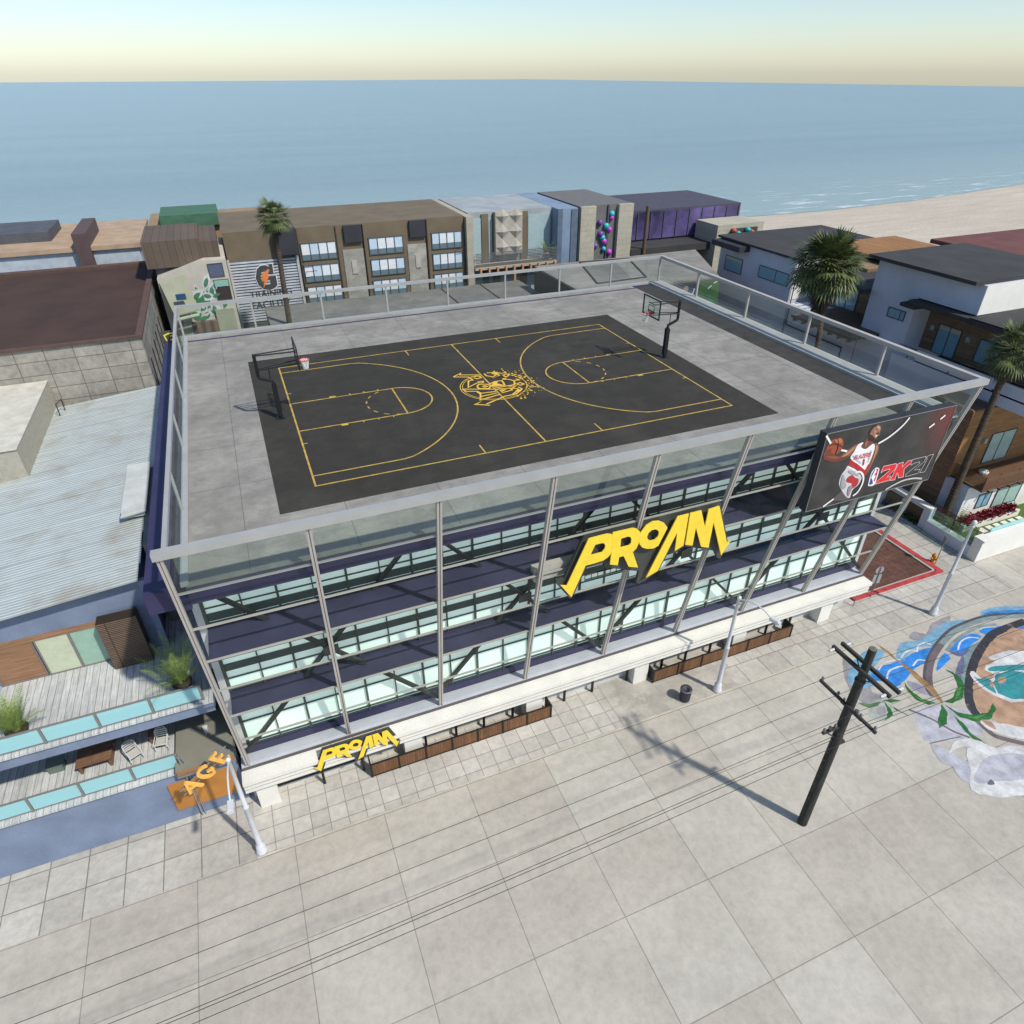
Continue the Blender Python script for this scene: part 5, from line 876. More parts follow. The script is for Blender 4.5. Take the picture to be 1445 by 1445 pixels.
def win_x(par, x, y0, y1, z0, z1, split=None, blind=False, name='window', d=.07):
    """window in a wall that faces -x"""
    f = MB(); f.box(x-d, x-.001, y0-.06, y0, z0-.06, z1+.06).box(x-d, x-.001, y1, y1+.06, z0-.06, z1+.06).box(x-d, x-.001, y0+.001, y1-.001, z1, z1+.06).box(x-d, x-.001, y0+.001, y1-.001, z0-.06, z0)
    for s in split or []: f.box(x-d+.01, x-.002, s-.035, s+.035, z0+.001, z1-.001)
    fo = f.build(name, WFR, par)
    MB().box(x-.035, x-.0015, y0+.002, y1-.002, z0+.002, z1-.002).build('pane', WGL, fo)
    if blind: MB().box(x-.04, x-.0355, y0+.004, y1-.004, z1-.35, z1-.004).build('blind', BLIND, fo)
    return fo
def win_y(par, y, x0, x1, z0, z1, split=None, name='window', glassm=None, d=.07):
    f = MB(); f.box(x0-.06, x0, y-d, y-.001, z0-.06, z1+.06).box(x1, x1+.06, y-d, y-.001, z0-.06, z1+.06).box(x0+.001, x1-.001, y-d, y-.001, z1, z1+.06).box(x0+.001, x1-.001, y-d, y-.001, z0-.06, z0)
    for s in split or []: f.box(s-.03, s+.03, y-d+.01, y-.002, z0+.001, z1-.001)
    fo = f.build(name, WFR, par)
    MB().box(x0+.002, x1-.002, y-.035, y-.0015, z0+.002, z1-.002).build('pane', glassm or WGL, fo)
    return fo
# nearer house
rh = thing('modern_house', (52, 6, G0), 'nearer modern house with a charcoal flat roof and a sunlit orange timber front', 'house')
MB().box(50, 60, 11.9, 16.5, G0, 1.98).build('wall', BW, rh)
MB().box(50, 60, 6.74, 11.899, -.2, 1.98).build('upper_wall', BW, rh)
MB().box(50.02, 60, 6.68, 6.739, -.2, 2.0).build('upper_front', WH, rh)
MB().box(49.1, 60.5, 7.0, 17.0, 2.0, 2.28).build('roof', DKR, rh)
MB().box(52, 60, -3, 11.89, -4.6, -.25).build('timber_wall', SID, rh)
MB().box(49.1, 51.99, -3, 12.0, -.62, -.3).box(49.0, 51.99, 11.2, 12.6, -.9, -.621).build('canopy', DKR, rh)
MB().box(49.1, 60, -3, 6.6, -.249, -.21).build('canopy_top', DKR, rh)
win_x(rh, 50, 12.6, 14.2, -2.3, -1.6, [13.0])
win_x(rh, 52, 8.65, 10.6, -4.55, -2.25, [9.6], True, 'french_door')
win_x(rh, 52, 4.2, 6.9, -4.1, -2.4, [5.5])
for y in (7.9, 11.2): MB().box(51.85, 51.999, y-.15, y+.15, -2.9, -2.5).build('wall_light', plain('sconce', (.35,.42,.42), .4), rh)
MB().box(49, 51.99, -3, 9.7, -4.72, -4.6).build('terrace_floor', DKR, rh)
MB().box(49, 49.25, -3, 9.7, -5.5, -3.85).build('parapet', BW, rh)
MB().box(48.97, 49.28, -3, 9.73, -3.849, -3.78).build('parapet_cap', WH, rh)
m = MB()
for z in (-4.3, -4.05, -3.8): m.tube([(49.1,9.75,z),(49.1,11.5,z)], .025, 6)
m.build('rail', BLACK, rh)
m = MB()
for y in (8.2, 4.6, 1.0): m.lathe([(0,0),(.07,0),(.07,.05),(0,.05)], (0,0,0), 10)
k = 0; m2 = MB()
for y in (10.4, 6.58, 2.78): m2.tube([(48.94,y,-4.55),(49.0,y,-4.55)], .075, 10)
m2.build('scupper', BLACK, rh)
MB().box(49.02, 52, 2.2, 11.89, G0, -4.721).box(49.0, 49.019, 5.2, 11.89, G0, -5.501).build('lower_wall', BW, rh)
wb = MB().box(46.6, 49.0, 2.13, 5.25, -14.9, -5.55).build('timber_bay', SID, rh)
MB().box(46.6, 48.99, 2.13, 5.25, -5.549, -5.52).build('bay_top', SIDT, wb)
MB().box(46.61, 60, 2.05, 2.129, -11.0, -5.6).build('timber_front', SIDX, rh)
win_y(rh, 2.05, 47.85, 48.65, -10.75, -8.75, name='tall_window')
win_y(rh, 2.05, 49.95, 52.6, -10.5, -8.0, [51.2], glassm=plain('pale_green_pane', (.36,.50,.44), .1))
MB().box(46.65, 60, .2, 2.049, G0, -11.06).build('white_front', WH, rh)
MB().box(46.6, 46.649, .2, 2.129, G0, -11.06).build('side_wall', BW, rh)
win_y(rh, .2, 48.3, 49.6, -13.2, -12.05, [48.95]); win_y(rh, .2, 50.3, 53.0, -13.6, -11.9, [51.6], glassm=plain('pale_green_pane', (.36,.50,.44), .1))
SLT = plain('balcony_slat_brown', (.14,.075,.04), .6)
m = MB().box(46.9, 60, -.6, 2.04, -11.05, -10.901); 
for x in (47.5, 48.6, 49.7, 50.8): m.box(x-.06, x+.06, -.85, -.601, -11.1, -10.95)
bal = m.build('balcony', SLT, rh)
m = MB()
for k in range(9):
    z = -10.8+.11*k; m.box(46.92, 60, -.58, -.54, z, z+.05); m.box(46.92, 46.96, -.53, 2.0, z, z+.05)
for x in (46.94, 48.5, 50.5): m.box(x-.03, x+.03, -.539, -.49, -10.9, -9.75)
m.build('balcony_railing', SLT, bal)
MB().lathe([(0,0),(.3,.02),(.36,.22),(.3,.3),(0,.28)], (49.3,1.2,-10.9), 14).build('planter_bowl', WH, bal)
m = MB(); bush(m, (49.3,1.2,-10.6), .35, .35, .3, 90, random.Random(2)); m.build('bowl_plant', leafmat('herb_green', (.05,.12,.02), (.12,.2,.03)), bal)
MB().box(49.1, 49.35, 1.9, 2.049, -8.6, -8.2).build('wall_light', plain('sconce', (.35,.42,.42), .4), rh)
# garden wall
gw = thing('garden_wall', (45, 2, G0), 'low white garden wall with planted openings and clear glass panels along the pavement', 'wall')
BWs = BW
def seg(x0, x1, y0, y1, z1): MB().box(x0, x1, y0, y1, G0, z1-.06).build('wall', BW, gw); MB().box(x0-.03, x1+.03, y0-.0, y1+.0, z1-.059, z1).build('coping', WH, gw)
seg(44.75, 45.3, -2.6, 1.15, -14.05)
seg(44.85, 45.4, 1.16, 1.75, -13.1); seg(44.85, 45.4, 5.35, 10.5, -13.1)
MB().box(45.0, 45.38, 1.76, 5.34, -13.5, -13.16).build('wall', BW, gw); MB().box(44.82, 45.43, 1.76, 5.34, -13.159, -13.1).build('coping', WH, gw)
MB().box(44.86, 45.38, 3.3, 3.7, G0, -13.501).build('wall', BW, gw)
MB().box(45.2, 45.3, 1.76, 5.34, G0, -13.501).build('timber_back', plain('shade_brown', (.12,.08,.055), .8), gw)
MB().box(44.75, 58, -3.3, -2.61, G0, -13.2).build('wall', WH, gw); MB().box(44.7, 45.6, -3.4, -2.58, -13.199, -13.1).build('coping', WH, gw)
for a, b in ((-2.5,-.75),(-.65,1.1)):
    MB().box(45.0, 45.02, a, b, -14.04, -12.6).build('glass_panel', glass('grey_green_glass', (.62,.74,.72), .05), gw)
    MB().box(44.985, 45.035, a-.03, a, -14.04, -12.58).build('glass_post', BLACK, gw); 
MB().box(44.99, 45.03, -2.5, 1.1, -12.599, -12.57).build('glass_cap', BLACK, gw)
MB().box(46.4, 58, -2.59, -2.5, -13.9, -12.9).build('glass_panel', CYAN, gw)
gl = sheet('lawn', mat('lawn_green', (.09,.17,.03), .9, .25, 5, .4), 45.31, 60, -2.6, 1.5, -14.3)
pv = MB()
for k in range(6): pv.box(47.6+.85*k, 48.15+.85*k, -2.3, -1.0, -14.32, -14.26)
struct(pv.build('path', WHITEP))
pl = thing('flower_box', (48, -.95, -14.3), 'white planter full of dark red flowers against the white house front', 'planter')
MB().box(46.2, 52.4, -.85, -.1, -14.3, -13.75).build('box', WH, pl)
m = MB(); r = random.Random(8)
for k in range(14): bush(m, (46.6+.4*k, -.5, -13.75), .36, .36, .5, 150, r, .2)
m.build('flowers', leafmat('red_flowers', (.16,.012,.02), (.34,.05,.06)), pl)
for i, (y0, y1) in enumerate(((1.85, 3.25), (3.75, 5.25))):
    m = MB(); r = random.Random(20+i)
    for k in range(5): bush(m, (45.0, y0+.15+(y1-y0-.3)*k/4, -14.95), .22, .25, .55, 70, r, .12)
    tag(rebase(m.build('shrub', leafmat('dark_shrub', (.025,.07,.02), (.06,.13,.035))), (45.0, (y0+y1)/2, G0)), ['dark green shrubs in the garden wall opening nearer the hydrant', 'dark green shrubs in the garden wall opening farther from the hydrant'][i], 'shrub', 'shrubs in the garden wall')
gp = thing('garden_plant', (47.2, .1, -14.3), 'feathery yellow green plant behind the glass of the garden wall', 'plant')
m = MB(); r = random.Random(31)
for i in range(22): frond_feather(m, (46.1, -.35, -14.3), r.uniform(0, 6.283), r.uniform(.6, 1.4), r.uniform(1.3, 2.4), r.uniform(.4, 1.2), 12, .3, r)
m.build('fronds', leafmat('yellow_green_leaf', (.16,.22,.05), (.36,.40,.13)), gp)
pt = thing('glazed_pot', (46.3, .13, -14.6), 'dark round glazed pot behind the glass panel of the garden wall', 'pot')
MB().lathe([(0,0),(.25,0),(.42,.3),(.38,.62),(.3,.68),(.26,.62),(0,.6)], (45.75,.5,-14.6), 16).build('body', plain('pot_dark_green', (.06,.09,.085), .3), pt)
m = MB(); bush(m, (45.75,.5,-14.0), .3, .3, .25, 60, random.Random(4)); m.build('foliage', leafmat('dark_shrub', (.025,.07,.02), (.06,.13,.035)), pt)
# farther house
fh = thing('modern_house', (54, 28, G0), 'pale house with strip windows, farther back behind the large palm', 'house')
MB().box(50, 64, 25.9, 37.6, G0, -.12).build('wall', BW, fh)
MB().box(49.6, 64.3, 25.6, 37.9, -.119, .1).build('roof', DKR, fh)
MB().box(50.1, 53, 25.84, 25.899, -4, -.15).build('end_wall', WH, fh)
win_x(fh, 50, 33.6, 36.4, -3.25, -1.8, None, True); win_x(fh, 50, 26.5, 30.8, -2.8, -1.7, [28.3])
MB().box(48.6, 49.99, 32.8, 37.6, -.75, -.2).build('roof_unit', DKT, fh)
MB().box(53, 64, 16.52, 25.83, G0, -1.8).build('timber_wall', SID, fh)
win_x(fh, 53, 20.3, 22.8, -4.0, -1.95+.0, [21.5], True, 'french_door'); win_x(fh, 53, 17.0, 19.0, -3.9, -2.6)
MB().box(53.4, 64, 16.5, 25.8, -1.799, -1.1).build('clerestory', WGL, fh)
for y in (18.2, 20.8, 23.4): MB().box(53.35, 53.399, y-.04, y+.04, -1.79, -1.1).build('clerestory_bar', WFR, fh)
MB().box(49.1, 64, 16.52, 20.2, -1.0, -.6).box(52.6, 64, 20.21, 25.8, -1.0, -.6).build('canopy', DKR, fh)
MB().box(54, 64, 20.9, 25.7, -.599, -.3).build('terrace_wall', SID, fh)
MB().box(46.8, 52.99, 14.4, 21.8, -4.2, -3.95).build('deck', SIDT, fh)
m = MB()
for k in range(7): m.box(46.7, 47.2, 14.7+1.1*k, 14.82+1.1*k, -4.45, -4.201)
m.build('joist', SIDT, fh)
m = MB()
for z in (-3.6, -3.3, -3.0): m.tube([(47,21.9,z),(50,21.9,z)], .025, 6)
m.build('rail', BLACK, fh)
MB().tube([(49.9,25.4,-.3),(49.9,25.4,-6.35),(49.9,17.9,-6.35),(49.9,17.9,-8)], .06, 6).build('drain_pipe', BLACK, fh)
MB().box(50, 53, 16.6, 25.6, G0, -4.3).build('lower_wall', BW, fh)
dk = thing('roof_deck', (60, 26, .1), 'bright orange timber roof deck behind the large palm crown', 'deck')
MB().box(56.4, 66, 20.5, 29.0, .11, .35).build('boards', tiles('bright_deck_boards', (.46,.23,.08), (.38,.18,.06), (.10,.05,.02), 4, .25, .01, .6, 'yx', .4, .15, .3, grain=(9,.7,1)), dk)
# roofs behind the nearer house
rr = thing('red_roofed_house', (70, 14, G0), 'house with a low dull red roof and white parapet at the upper right edge', 'house')
MB().box(64.5, 90, 4, 22, G0, .3).build('wall', WH, rr)
m = MB(); m.box(66.5, 90, 8, 25, .301, .7); m.build('roof', mat('dull_red_roof', (.15,.055,.045), .8, .15, .6), rr)
# palms
fan_palm((43.0, 13.4, G0), 17.0, 3.4, 'large fan palm with a full round crown above the right roof railing', 11, (.1, 1.9), nf=150)
fan_palm((46.0, .75, -14.3), 13.9, 2.3, 'fan palm with a bare trunk behind the garden wall, at the right edge', 12, (.1, .1), nf=60, sk=.6)
fan_palm((2.25, 37.0, G0), 20.0, 1.9, 'fan palm with a slim leaning trunk in front of the slatted facility wall', 13, (.5, .3), nf=60, sk=.35)
# ================================================================== BACK ROW
def block(name, loc, label, cat='building', group=None): return thing(name, loc, label, cat, group)
# low flat roofs right behind the hall
an = block('flat_roofed_annex', (14, 34, G0), 'low grey flat roofed building directly behind the roof railing')
GR = concrete('grey_flat_roof', (.20, .19, .175), .5, False)
MB().box(.8, 27.85, 25.5, 43.5, G0, -4.2).build('wall', mat('annex_wall', (.25,.24,.22), .85), an)
MB().box(.8, 27.85, 25.5, 43.5, -4.199, -4.0).build('roof', GR, an)
m = MB()
for x in (18.8, 23.2): m.box(x, x+.12, 25.6, 43.4, -3.999, -3.93)
m.build('roof_kerb', plain('roof_dark_line', (.06,.058,.055), .8), an)
rb = block('timber_sided_building', (38, 34, G0), 'grey flat roofed building with a brown boarded side wall beyond the far roof corner')
MB().poly([[(27.92,28.3),(42.98,28.3),(47.9,39.4),(27.92,39.4)]], ground(0), G0, -1.8).build('wall', tiles('brown_boards', (.125,.10,.075), (.10,.08,.06), (.05,.04,.03), 4, .22, .01, .8, 'yz', .4, .3, .3), rb)
MB().poly([[(27.9,28.28),(43.0,28.28),(47.94,39.42),(27.9,39.42)]], ground(0), -1.799, -1.63).build('roof', concrete('tan_flat_roof', (.26,.245,.215), .5, False), rb)
m = MB(); q = [(30.6,30.6),(36.2,30.9),(38.6,38.4),(33,39.0)]
for (a, b) in ((0,1),(1,2),(2,3),(3,0)):
    m.beam((*q[a],-1.58), (*q[b],-1.58), .14, .1)
m.build('roof_kerb', plain('roof_dark_line', (.06,.058,.055), .8), rb)
MB().poly([[(30.7,30.7),(34.6,30.9),(36.6,37.6),(33.1,38.8)]], ground(-1.62), .0).build('roof_patch', GR, rb)
ps = thing('sports_mural', (40, 28.2, -6), 'dark blue and green sports poster on the end wall past the far roof corner', 'poster')
MB().box(36.8, 40.6, 28.1, 28.27, -7, -1.95).build('panel', plain('poster_navy', (.035,.05,.09), .6), ps)
MB().box(40.601, 43.0, 28.1, 28.27, -7, -1.95).build('panel', mat('poster_green', (.035,.10,.03), .6, .3, 1), ps)
m = MB(); m.stroke(arc(38.0,-2.2,2.0,-75,-5,14), .1, front(28.1), .004); m.stroke([(41.6,-2.6),(42.0,-2.3)], .1, front(28.1), .004); m.stroke([(42.2,-2.1),(42.6,-1.98)], .1, front(28.1), .004); m.build('white_lines', plain('poster_white', (.7,.7,.68), .6), ps)
m = MB(); m.poly([[(38.8,-2.1),(39.15,-2.05),(39.3,-2.35),(39.2,-2.6),(39.4,-3.0),(38.7,-3.0),(38.9,-2.6),(38.7,-2.4)]], front(28.1), .006); m.build('player_print', plain('poster_skin', (.33,.20,.13), .6), ps)
# leaf mural house
lh = block('leaf_mural_house', (-4.5, 44, G0), 'cream house painted with green leaf sprays, between the brown roof and the slatted wall')
CR = mat('cream_plaster', (.52,.48,.40), .85, .1, .8, .12)
m = MB(); m.add([(-7.6,40,G0),(-1.75,40,G0),(-1.75,40,1.5),(-3.7,40,1.55),(-7.6,40,.35),(-7.6,50,G0),(-1.75,50,G0),(-1.75,50,1.5),(-3.7,50,1.55),(-7.6,50,.35)], [(0,1,2,3,4),(1,6,7,2),(5,9,8,7,6),(0,4,9,5),(2,7,8,3),(3,8,9,4)]); m.build('wall', CR, lh)
MB().box(-8.2, -3.6, 41.0, 49, 1.0, 3.2).box(-3.59, -2.1, 41.2, 49, 1.56, 2.9).build('roof_block', tiles('roof_boards', (.15,.115,.085), (.12,.09,.07), (.06,.05,.04), .6, 6, .02, .8, 'xz', .3, .2), lh)
win_y(lh, 40, -3.3, -2.15, .15, 1.2, glassm=plain('blue_grey_pane', (.11,.13,.19), .2))
win_y(lh, 40, -3.1, -1.95, -1.9, -.2, glassm=plain('dark_pane', (.06,.05,.045), .2)); MB().box(-3.1, -1.95, 39.93, 39.962, -.75, -.2).build('blind', plain('aqua_blind', (.25,.45,.36), .5), lh)
m = MB(); m.add([(-7.5,39.9,.1),(-5.3,39.9,.6),(-4.9,38.6,-2.2),(-6.9,38.6,-2.5),(-7.5,39.9,.0),(-5.3,39.9,.5),(-4.9,38.6,-2.3),(-6.9,38.6,-2.6)], [(0,1,2,3),(7,6,5,4),(3,2,6,7),(0,3,7,4),(1,5,6,2)]); m.build('awning', mat('sage_awning', (.33,.34,.24), .8, .08, 1), lh)
MB().tube([(-6.9,38.55,-2.9),(-4.9,38.55,-2.65)], .16, 10).build('awning_roll', mat('pale_sage', (.40,.45,.33), .7), lh)
r = random.Random(9); m = MB(); mw = MB(); k = 0
for (bx_, bz_, n) in ((-5.0,-3.5,14),(-3.4,-3.5,14),(-4.3,-2.2,10),(-3.6,-1.6,7),(-5.2,-2.4,8)):
    for i in range(n):
        a = r.uniform(.3, 2.9); d = r.uniform(.3, 1.3); x, z = bx_+d*math.cos(a), bz_+d*1.1*math.sin(a); an_ = a+r.uniform(-.6, .6); l_ = r.uniform(.34, .6)
        def lf(s): return [(x+s*(l_*t*math.cos(an_)-w*l_*math.sin(an_)), z+s*(l_*t*math.sin(an_)+w*l_*math.cos(an_))) for t, w in ((-1,0),(-.4,.38),(.3,.36),(1,0),(.3,-.36),(-.4,-.38))]
        k += 1; mw.poly([lf(1.4)], front(40), .004+.0007*k); m.poly([lf(.75)], front(40), .075+.0007*k) if i % 2 else m.poly([lf(.9)], front(40), .0044+.0007*k)
mw.build('leaf_outlines', plain('mural_white', (.72,.70,.62), .8), lh); m.build('leaf_painting', plain('mural_leaf_green', (.05,.20,.09), .8), lh)
for k in range(6): MB().box(-5.75+.36*k, -5.4+.36*k, 39.55, 39.999, -8, -3.6).build('fence_board', plain('board_%d' % (k % 2), ((.10,.075,.055),(.18,.13,.09))[k % 2], .8), lh)
MB().box(-7.0, -5.8, 39.6, 39.999, -8, -3.5).box(-3.58, -2.0, 39.7, 39.999, -8, -2.7).build('sage_panel', mat('sage_awning', (.33,.34,.24), .8, .08, 1), lh)
MB().box(-6.4, -5.6, 38.4, 38.55, -1.2, -.7).build('hanging_ornament', plain('ornament_blue', (.03,.08,.16), .5), lh)
# facility
fc = block('slatted_facility', (1.5, 50, G0), 'facility with a silver slatted wall carrying a big dark G with an orange bolt')
OLV = mat('olive_brown_wall', (.165,.13,.085), .85, .12, .5, .12)
MB().box(-1.6, 5.05, 46.05, 58, G0, 2.6).build('wall', OLV, fc)
m = MB()
for k in range(22):
    z = -.12-.27*k; m.box(-1.5, 4.75, 45.9, 46.049, z-.15, z)
m.build('slats', mat('silver_slats', (.50,.53,.57), .4, .15, 1.2), fc)
MB().box(-1.55, 4.8, 46.0, 46.048, -6.3, 0).build('slat_shade_sheet', plain('slat_shadow', (.10,.11,.13), .7), fc)  # dark sheet coloured as the shade between the slats
MB().box(-1.7, -1.5, 45.8, 46.2, G0, .15).box(4.76, 5.0, 45.8, 46.04, G0, .15).build('frame_post', mat('pale_frame', (.45,.45,.43), .6), fc)
GD = plain('letter_charcoal', (.055,.06,.062), .6); GWt = plain('letter_white', (.78,.76,.72), .6)
vs, fs = text_shape('G', 3.05)
def flat_letters(body, size, cx, z, y, mt_, nm, par, off=0, k=1):
    vs, fs = text_shape(body, size); m = MB(); m.add([(cx+v[0]*k, y-off, z+v[1]) for v in vs], fs); return m.build(nm, mt_, par)
def gshape(s):  # slab G: C-shaped ring, spur top right and bar
    cx, cz = 1.45, -1.72
    o = [(-.62,.75),(-.2,1.02),(.3,1.05),(.62,.88),(.68,1.1),(1.0,1.1),(.98,.28),(.62,.28),(.4,.58),(.1,.66),(-.2,.5),(-.4,.05),(-.32,-.42),(-.05,-.66),(.3,-.68),(.52,-.5),(.52,-.22),(.2,-.22),(.2,.08),(1.15,.08),(1.15,-.75),(.8,-1.0),(.3,-1.12),(-.3,-1.0),(-.75,-.6),(-.9,0)]
    return [(cx+u*s*.95, cz+v*s*1.12) for u, v in o]
MB().poly([gshape(1.06)], front(45.86), .0).build('letter_outline', GWt, fc); MB().poly([gshape(1.0)], front(45.86), .012).build('letter', GD, fc)
MB().poly([[(1.9,-.95),(2.05,-1.05),(1.75,-1.5),(1.95,-1.55),(1.15,-2.75),(1.35,-2.05),(1.1,-2.0),(1.3,-1.35)]], front(45.86), .024).build('bolt', plain('bolt_orange', (.75,.22,.06), .5), fc)
flat_letters('TRAINING', .90, 1.8, -3.58, 45.86, GD, 'lettering', fc, 0, .98); flat_letters('FACILITY', 1.0, 1.6, -4.68, 45.86, GD, 'lettering', fc, 0, .95)
MB().box(3.0, 5.1, 45.2, 46.0, .35, 2.7).build('dark_canopy', DKT, fc)
# brown loft building
lf_ = block('loft_building', (14, 50, G0), 'brown loft building with rows of bright multi-pane windows')
MB().box(5.1, 22.5, 46.0, 58, G0, 2.6).build('wall', OLV, lf_)
PBRT = plain('bright_pane', (.72,.76,.78), .2, 0, .6); PLOW = plain('slate_pane', (.13,.185,.21), .25)
for gx0, gx1 in ((5.4, 8.85), (12.2, 15.75), (18.9, 22.2)):
    for zt in (3.15 if False else 1.08, -1.04, -3.15):
        z0 = zt-1.55; f = MB(); n = 4; pw = (gx1-gx0)/n
        f.box(gx0-.07, gx1+.07, 45.9, 45.999, zt, zt+.07).box(gx0-.07, gx1+.07, 45.9, 45.999, z0-.07, z0)
        for k in range(n+1): f.box(gx0+k*pw-.04, gx0+k*pw+.04, 45.9, 45.998, z0+.001, zt-.001)
        fo = f.build('window', WFR, lf_)
        for k in range(n):
            MB().box(gx0+k*pw+.041, gx0+(k+1)*pw-.041, 45.95, 45.997, z0+.5, zt-.001).build('pane', PBRT if (k+int(gx0)) % 3 else plain('pale_blue_pane', (.52,.64,.74), .2, 0, .6), fo)
            MB().box(gx0+k*pw+.041, gx0+(k+1)*pw-.041, 45.95, 45.997, z0+.002, z0+.499).build('lower_pane', PLOW, fo)
CPN = concrete('stained_panel', (.36,.345,.30), 1.5, False)
for a, b in ((9.45, 11.55), (16.2, 18.2)):
    MB().box(a, b, 45.93, 45.999, -6, .2).build('infill_panel', CPN, lf_); MB().box(a+.75, a+1.3, 45.85, 45.929, -2.2, -.9).build('vent_box', mat('vent_tan', (.42,.39,.33), .7), lf_)
    MB().box(a+.3, b, 45.7, 45.999, .9, 2.5).build('dark_unit', DKT, lf_)
    MB().tube([(b+.1,45.9,2.5),(b+.1,45.9,-6)], .07, 6).build('drain_pipe', BLACK, lf_)
for x in (5.2, 8.98, 11.7, 18.4): MB().tube([(x,45.92,2.5),(x,45.92,-6)], .05, 6).build('drain_pipe', plain('brown_pipe', (.07,.055,.04), .6), lf_)
for x, z in ((5.5,-.55),(5.6,-1.5),(21.6,-.6)):
    MB().tube([(x,45.5,z),(x+1.0,45.5,z+.05)], .03, 5).tube([(x,45.9,z),(x,45.5,z)], .03, 5).build('wall_bracket', BLACK, lf_)
MB().box(5.3, 22.4, 45.8, 45.99, -6.2, -4.9).build('lower_band', CPN, lf_)
# deck building
dbd = block('balcony_building', (28, 50, G0), 'building with a long slatted balcony, orange brackets and a diamond relief panel')
MB().box(22.62, 23.4, 45.4, 58, G0, 2.5).build('pier', mat('cream_pier', (.40,.365,.28), .8, .1, 1), dbd)
MB().box(23.41, 33.4, 47.2, 58, G0, 2.6).build('wall', mat('pale_grey_wall', (.33,.36,.36), .7, .15, .4), dbd)
for x in (24.9, 26.2, 29.6): MB().box(x, x+.8, 47.0, 47.199, -6, 2.4).build('pilaster', OLV, dbd)
for x0_, x1_ in ((23.6,24.85),(30.5,33.2),(25.75,26.15)): MB().box(x0_, x1_, 47.1, 47.199, -2.3, 2.0).build('window', plain('pale_teal_pane', (.34,.45,.46), .15, 0, .6), dbd)
MB().box(26.3, 29.5, 46.4, 47.1, -1.8, 2.6).build('relief_panel', mat('relief_tan', (.40,.37,.31), .8), dbd)
m = MB()
for i in range(2):
    for j in range(3):
        x, z = 27.1+1.6*i, -1.0+1.6*j; c = (x, 46.05, z)
        q = [(x-.8,46.39,z),(x,46.39,z+.8),(x+.8,46.39,z),(x,46.39,z-.8)]
        m.add(q+[c], [(4,1,0),(4,2,1),(4,3,2),(4,0,3)])
m.build('diamond', mat('relief_tan', (.40,.37,.31), .8), dbd)
MB().box(23.42, 33.3, 45.2, 47.19, -3.0, -2.7).build('balcony', mat('cream_pier', (.40,.365,.28), .8), dbd)
m = MB()
for k in range(9): m.box(23.45, 33.3, 45.2, 45.24, -2.6+.16*k, -2.52+.16*k)
m.build('slat_railing', plain('grey_slats', (.12,.125,.13), .6), dbd)
for k in range(10): MB().box(23.9+1.0*k, 24.1+1.0*k, 44.95, 45.199, -3.5, -2.75).build('bracket', plain('bracket_orange', (.55,.26,.12), .6), dbd)
for x in (27.9, 32.9): MB().box(x, x+.22, 44.9, 45.15, -8, -3.501).build('post', plain('bracket_orange', (.55,.26,.12), .6), dbd)
for x0_, x1_ in ((23.9,25.2),(30.3,32.4)): MB().box(x0_, x1_, 47.1, 47.199, -7, -3.4).build('window', plain('pale_teal_pane', (.34,.45,.46), .15, 0, .6), dbd)
pp = thing('balcony_palm', (32.3, 46, -2.7), 'small potted palm on the slatted balcony at the back', 'potted plant')
m = MB(); r = random.Random(77)
for i in range(16): frond_feather(m, (32.3,46,-1.9), r.uniform(0,6.28), r.uniform(.6,1.4), r.uniform(1.2,2.0), .9, 10, .25, r)
m.build('fronds', leafmat('palm_green', (.17,.26,.05), (.30,.38,.09)), pp); MB().lathe([(0,0),(.3,0),(.35,.7),(0,.7)], (32.3,46,-2.7), 12).build('pot', plain('pot_tan', (.4,.35,.25), .7), pp)
# blue tower and cream mural building, purple hall
bt = block('blue_building', (35, 50, G0), 'plain slate blue building beside the slatted balcony')
MB().box(33.45, 35.9, 45.6, 58, G0, 2.6).build('wall', mat('slate_blue_render', (.20,.27,.36), .85, .12, .5), bt)
MB().box(33.41, 34.0, 45.5, 45.599, G0, 2.6).box(35.1, 35.9, 45.5, 45.599, G0, 2.5).build('corner_band', mat('dark_blue_render', (.11,.145,.20), .85), bt)
cm = block('balloon_mural_building', (40, 50, G0), 'cream building with a bright mural of magenta and turquoise balloons')
MB().box(36.4, 43.2, 46.2, 58, G0, 2.6).build('wall', mat('dark_mural_ground', (.15,.145,.14), .8), cm)
CRM = tiles('cream_blocks', (.50,.465,.36), (.45,.42,.33), (.28,.26,.2), 1.2, .6, .012, .85, 'xz', .5, .2)
for a, b in ((36.4, 38.3), (41.3, 43.2)): MB().box(a, b, 45.7, 46.199, G0, 2.6).build('pier', CRM, cm)
r = random.Random(6); BCOL = [(.55,.06,.52),(.05,.45,.48),(.16,.08,.32)]
for i in range(11):
    x, z = r.uniform(38.6, 41.0), -2.6+i*.42; q = r.uniform(.25, .42); c = BCOL[i % 3]
    m = MB(); m.lathe([(0,-q*1.2),(q*.5,-q*.8),(q,0),(q*.75,q*.7),(0,q)], (x,46.05,z), 12); m.build('balloon', plain('balloon_%d' % (i % 3), c, .4), cm)
MB().box(40.0, 40.2, 46.0, 46.199, -4, 2.6).build('mullion', WFR, cm)
ph = block('purple_hall', (50, 54, G0), 'low dark hall with a purple and blue glass front at the back right')
MB().box(43.5, 62, 50, 62, G0, 1.0).build('wall', mat('dark_hall_wall', (.07,.065,.085), .7), ph)
MB().box(43.6, 61.8, 49.85, 49.999, -2.4, .8).build('glass_front', mat('purple_glass', (.09,.07,.17), .2, .6, .25, 0), ph)
for k in range(10): MB().box(44.5+1.9*k, 44.6+1.9*k, 49.75, 49.849, -2.4, .8).build('mullion', WFR, ph)
MB().box(43.5, 62, 46, 49.7, -3.4, -2.6).build('ledge', DKR, ph)
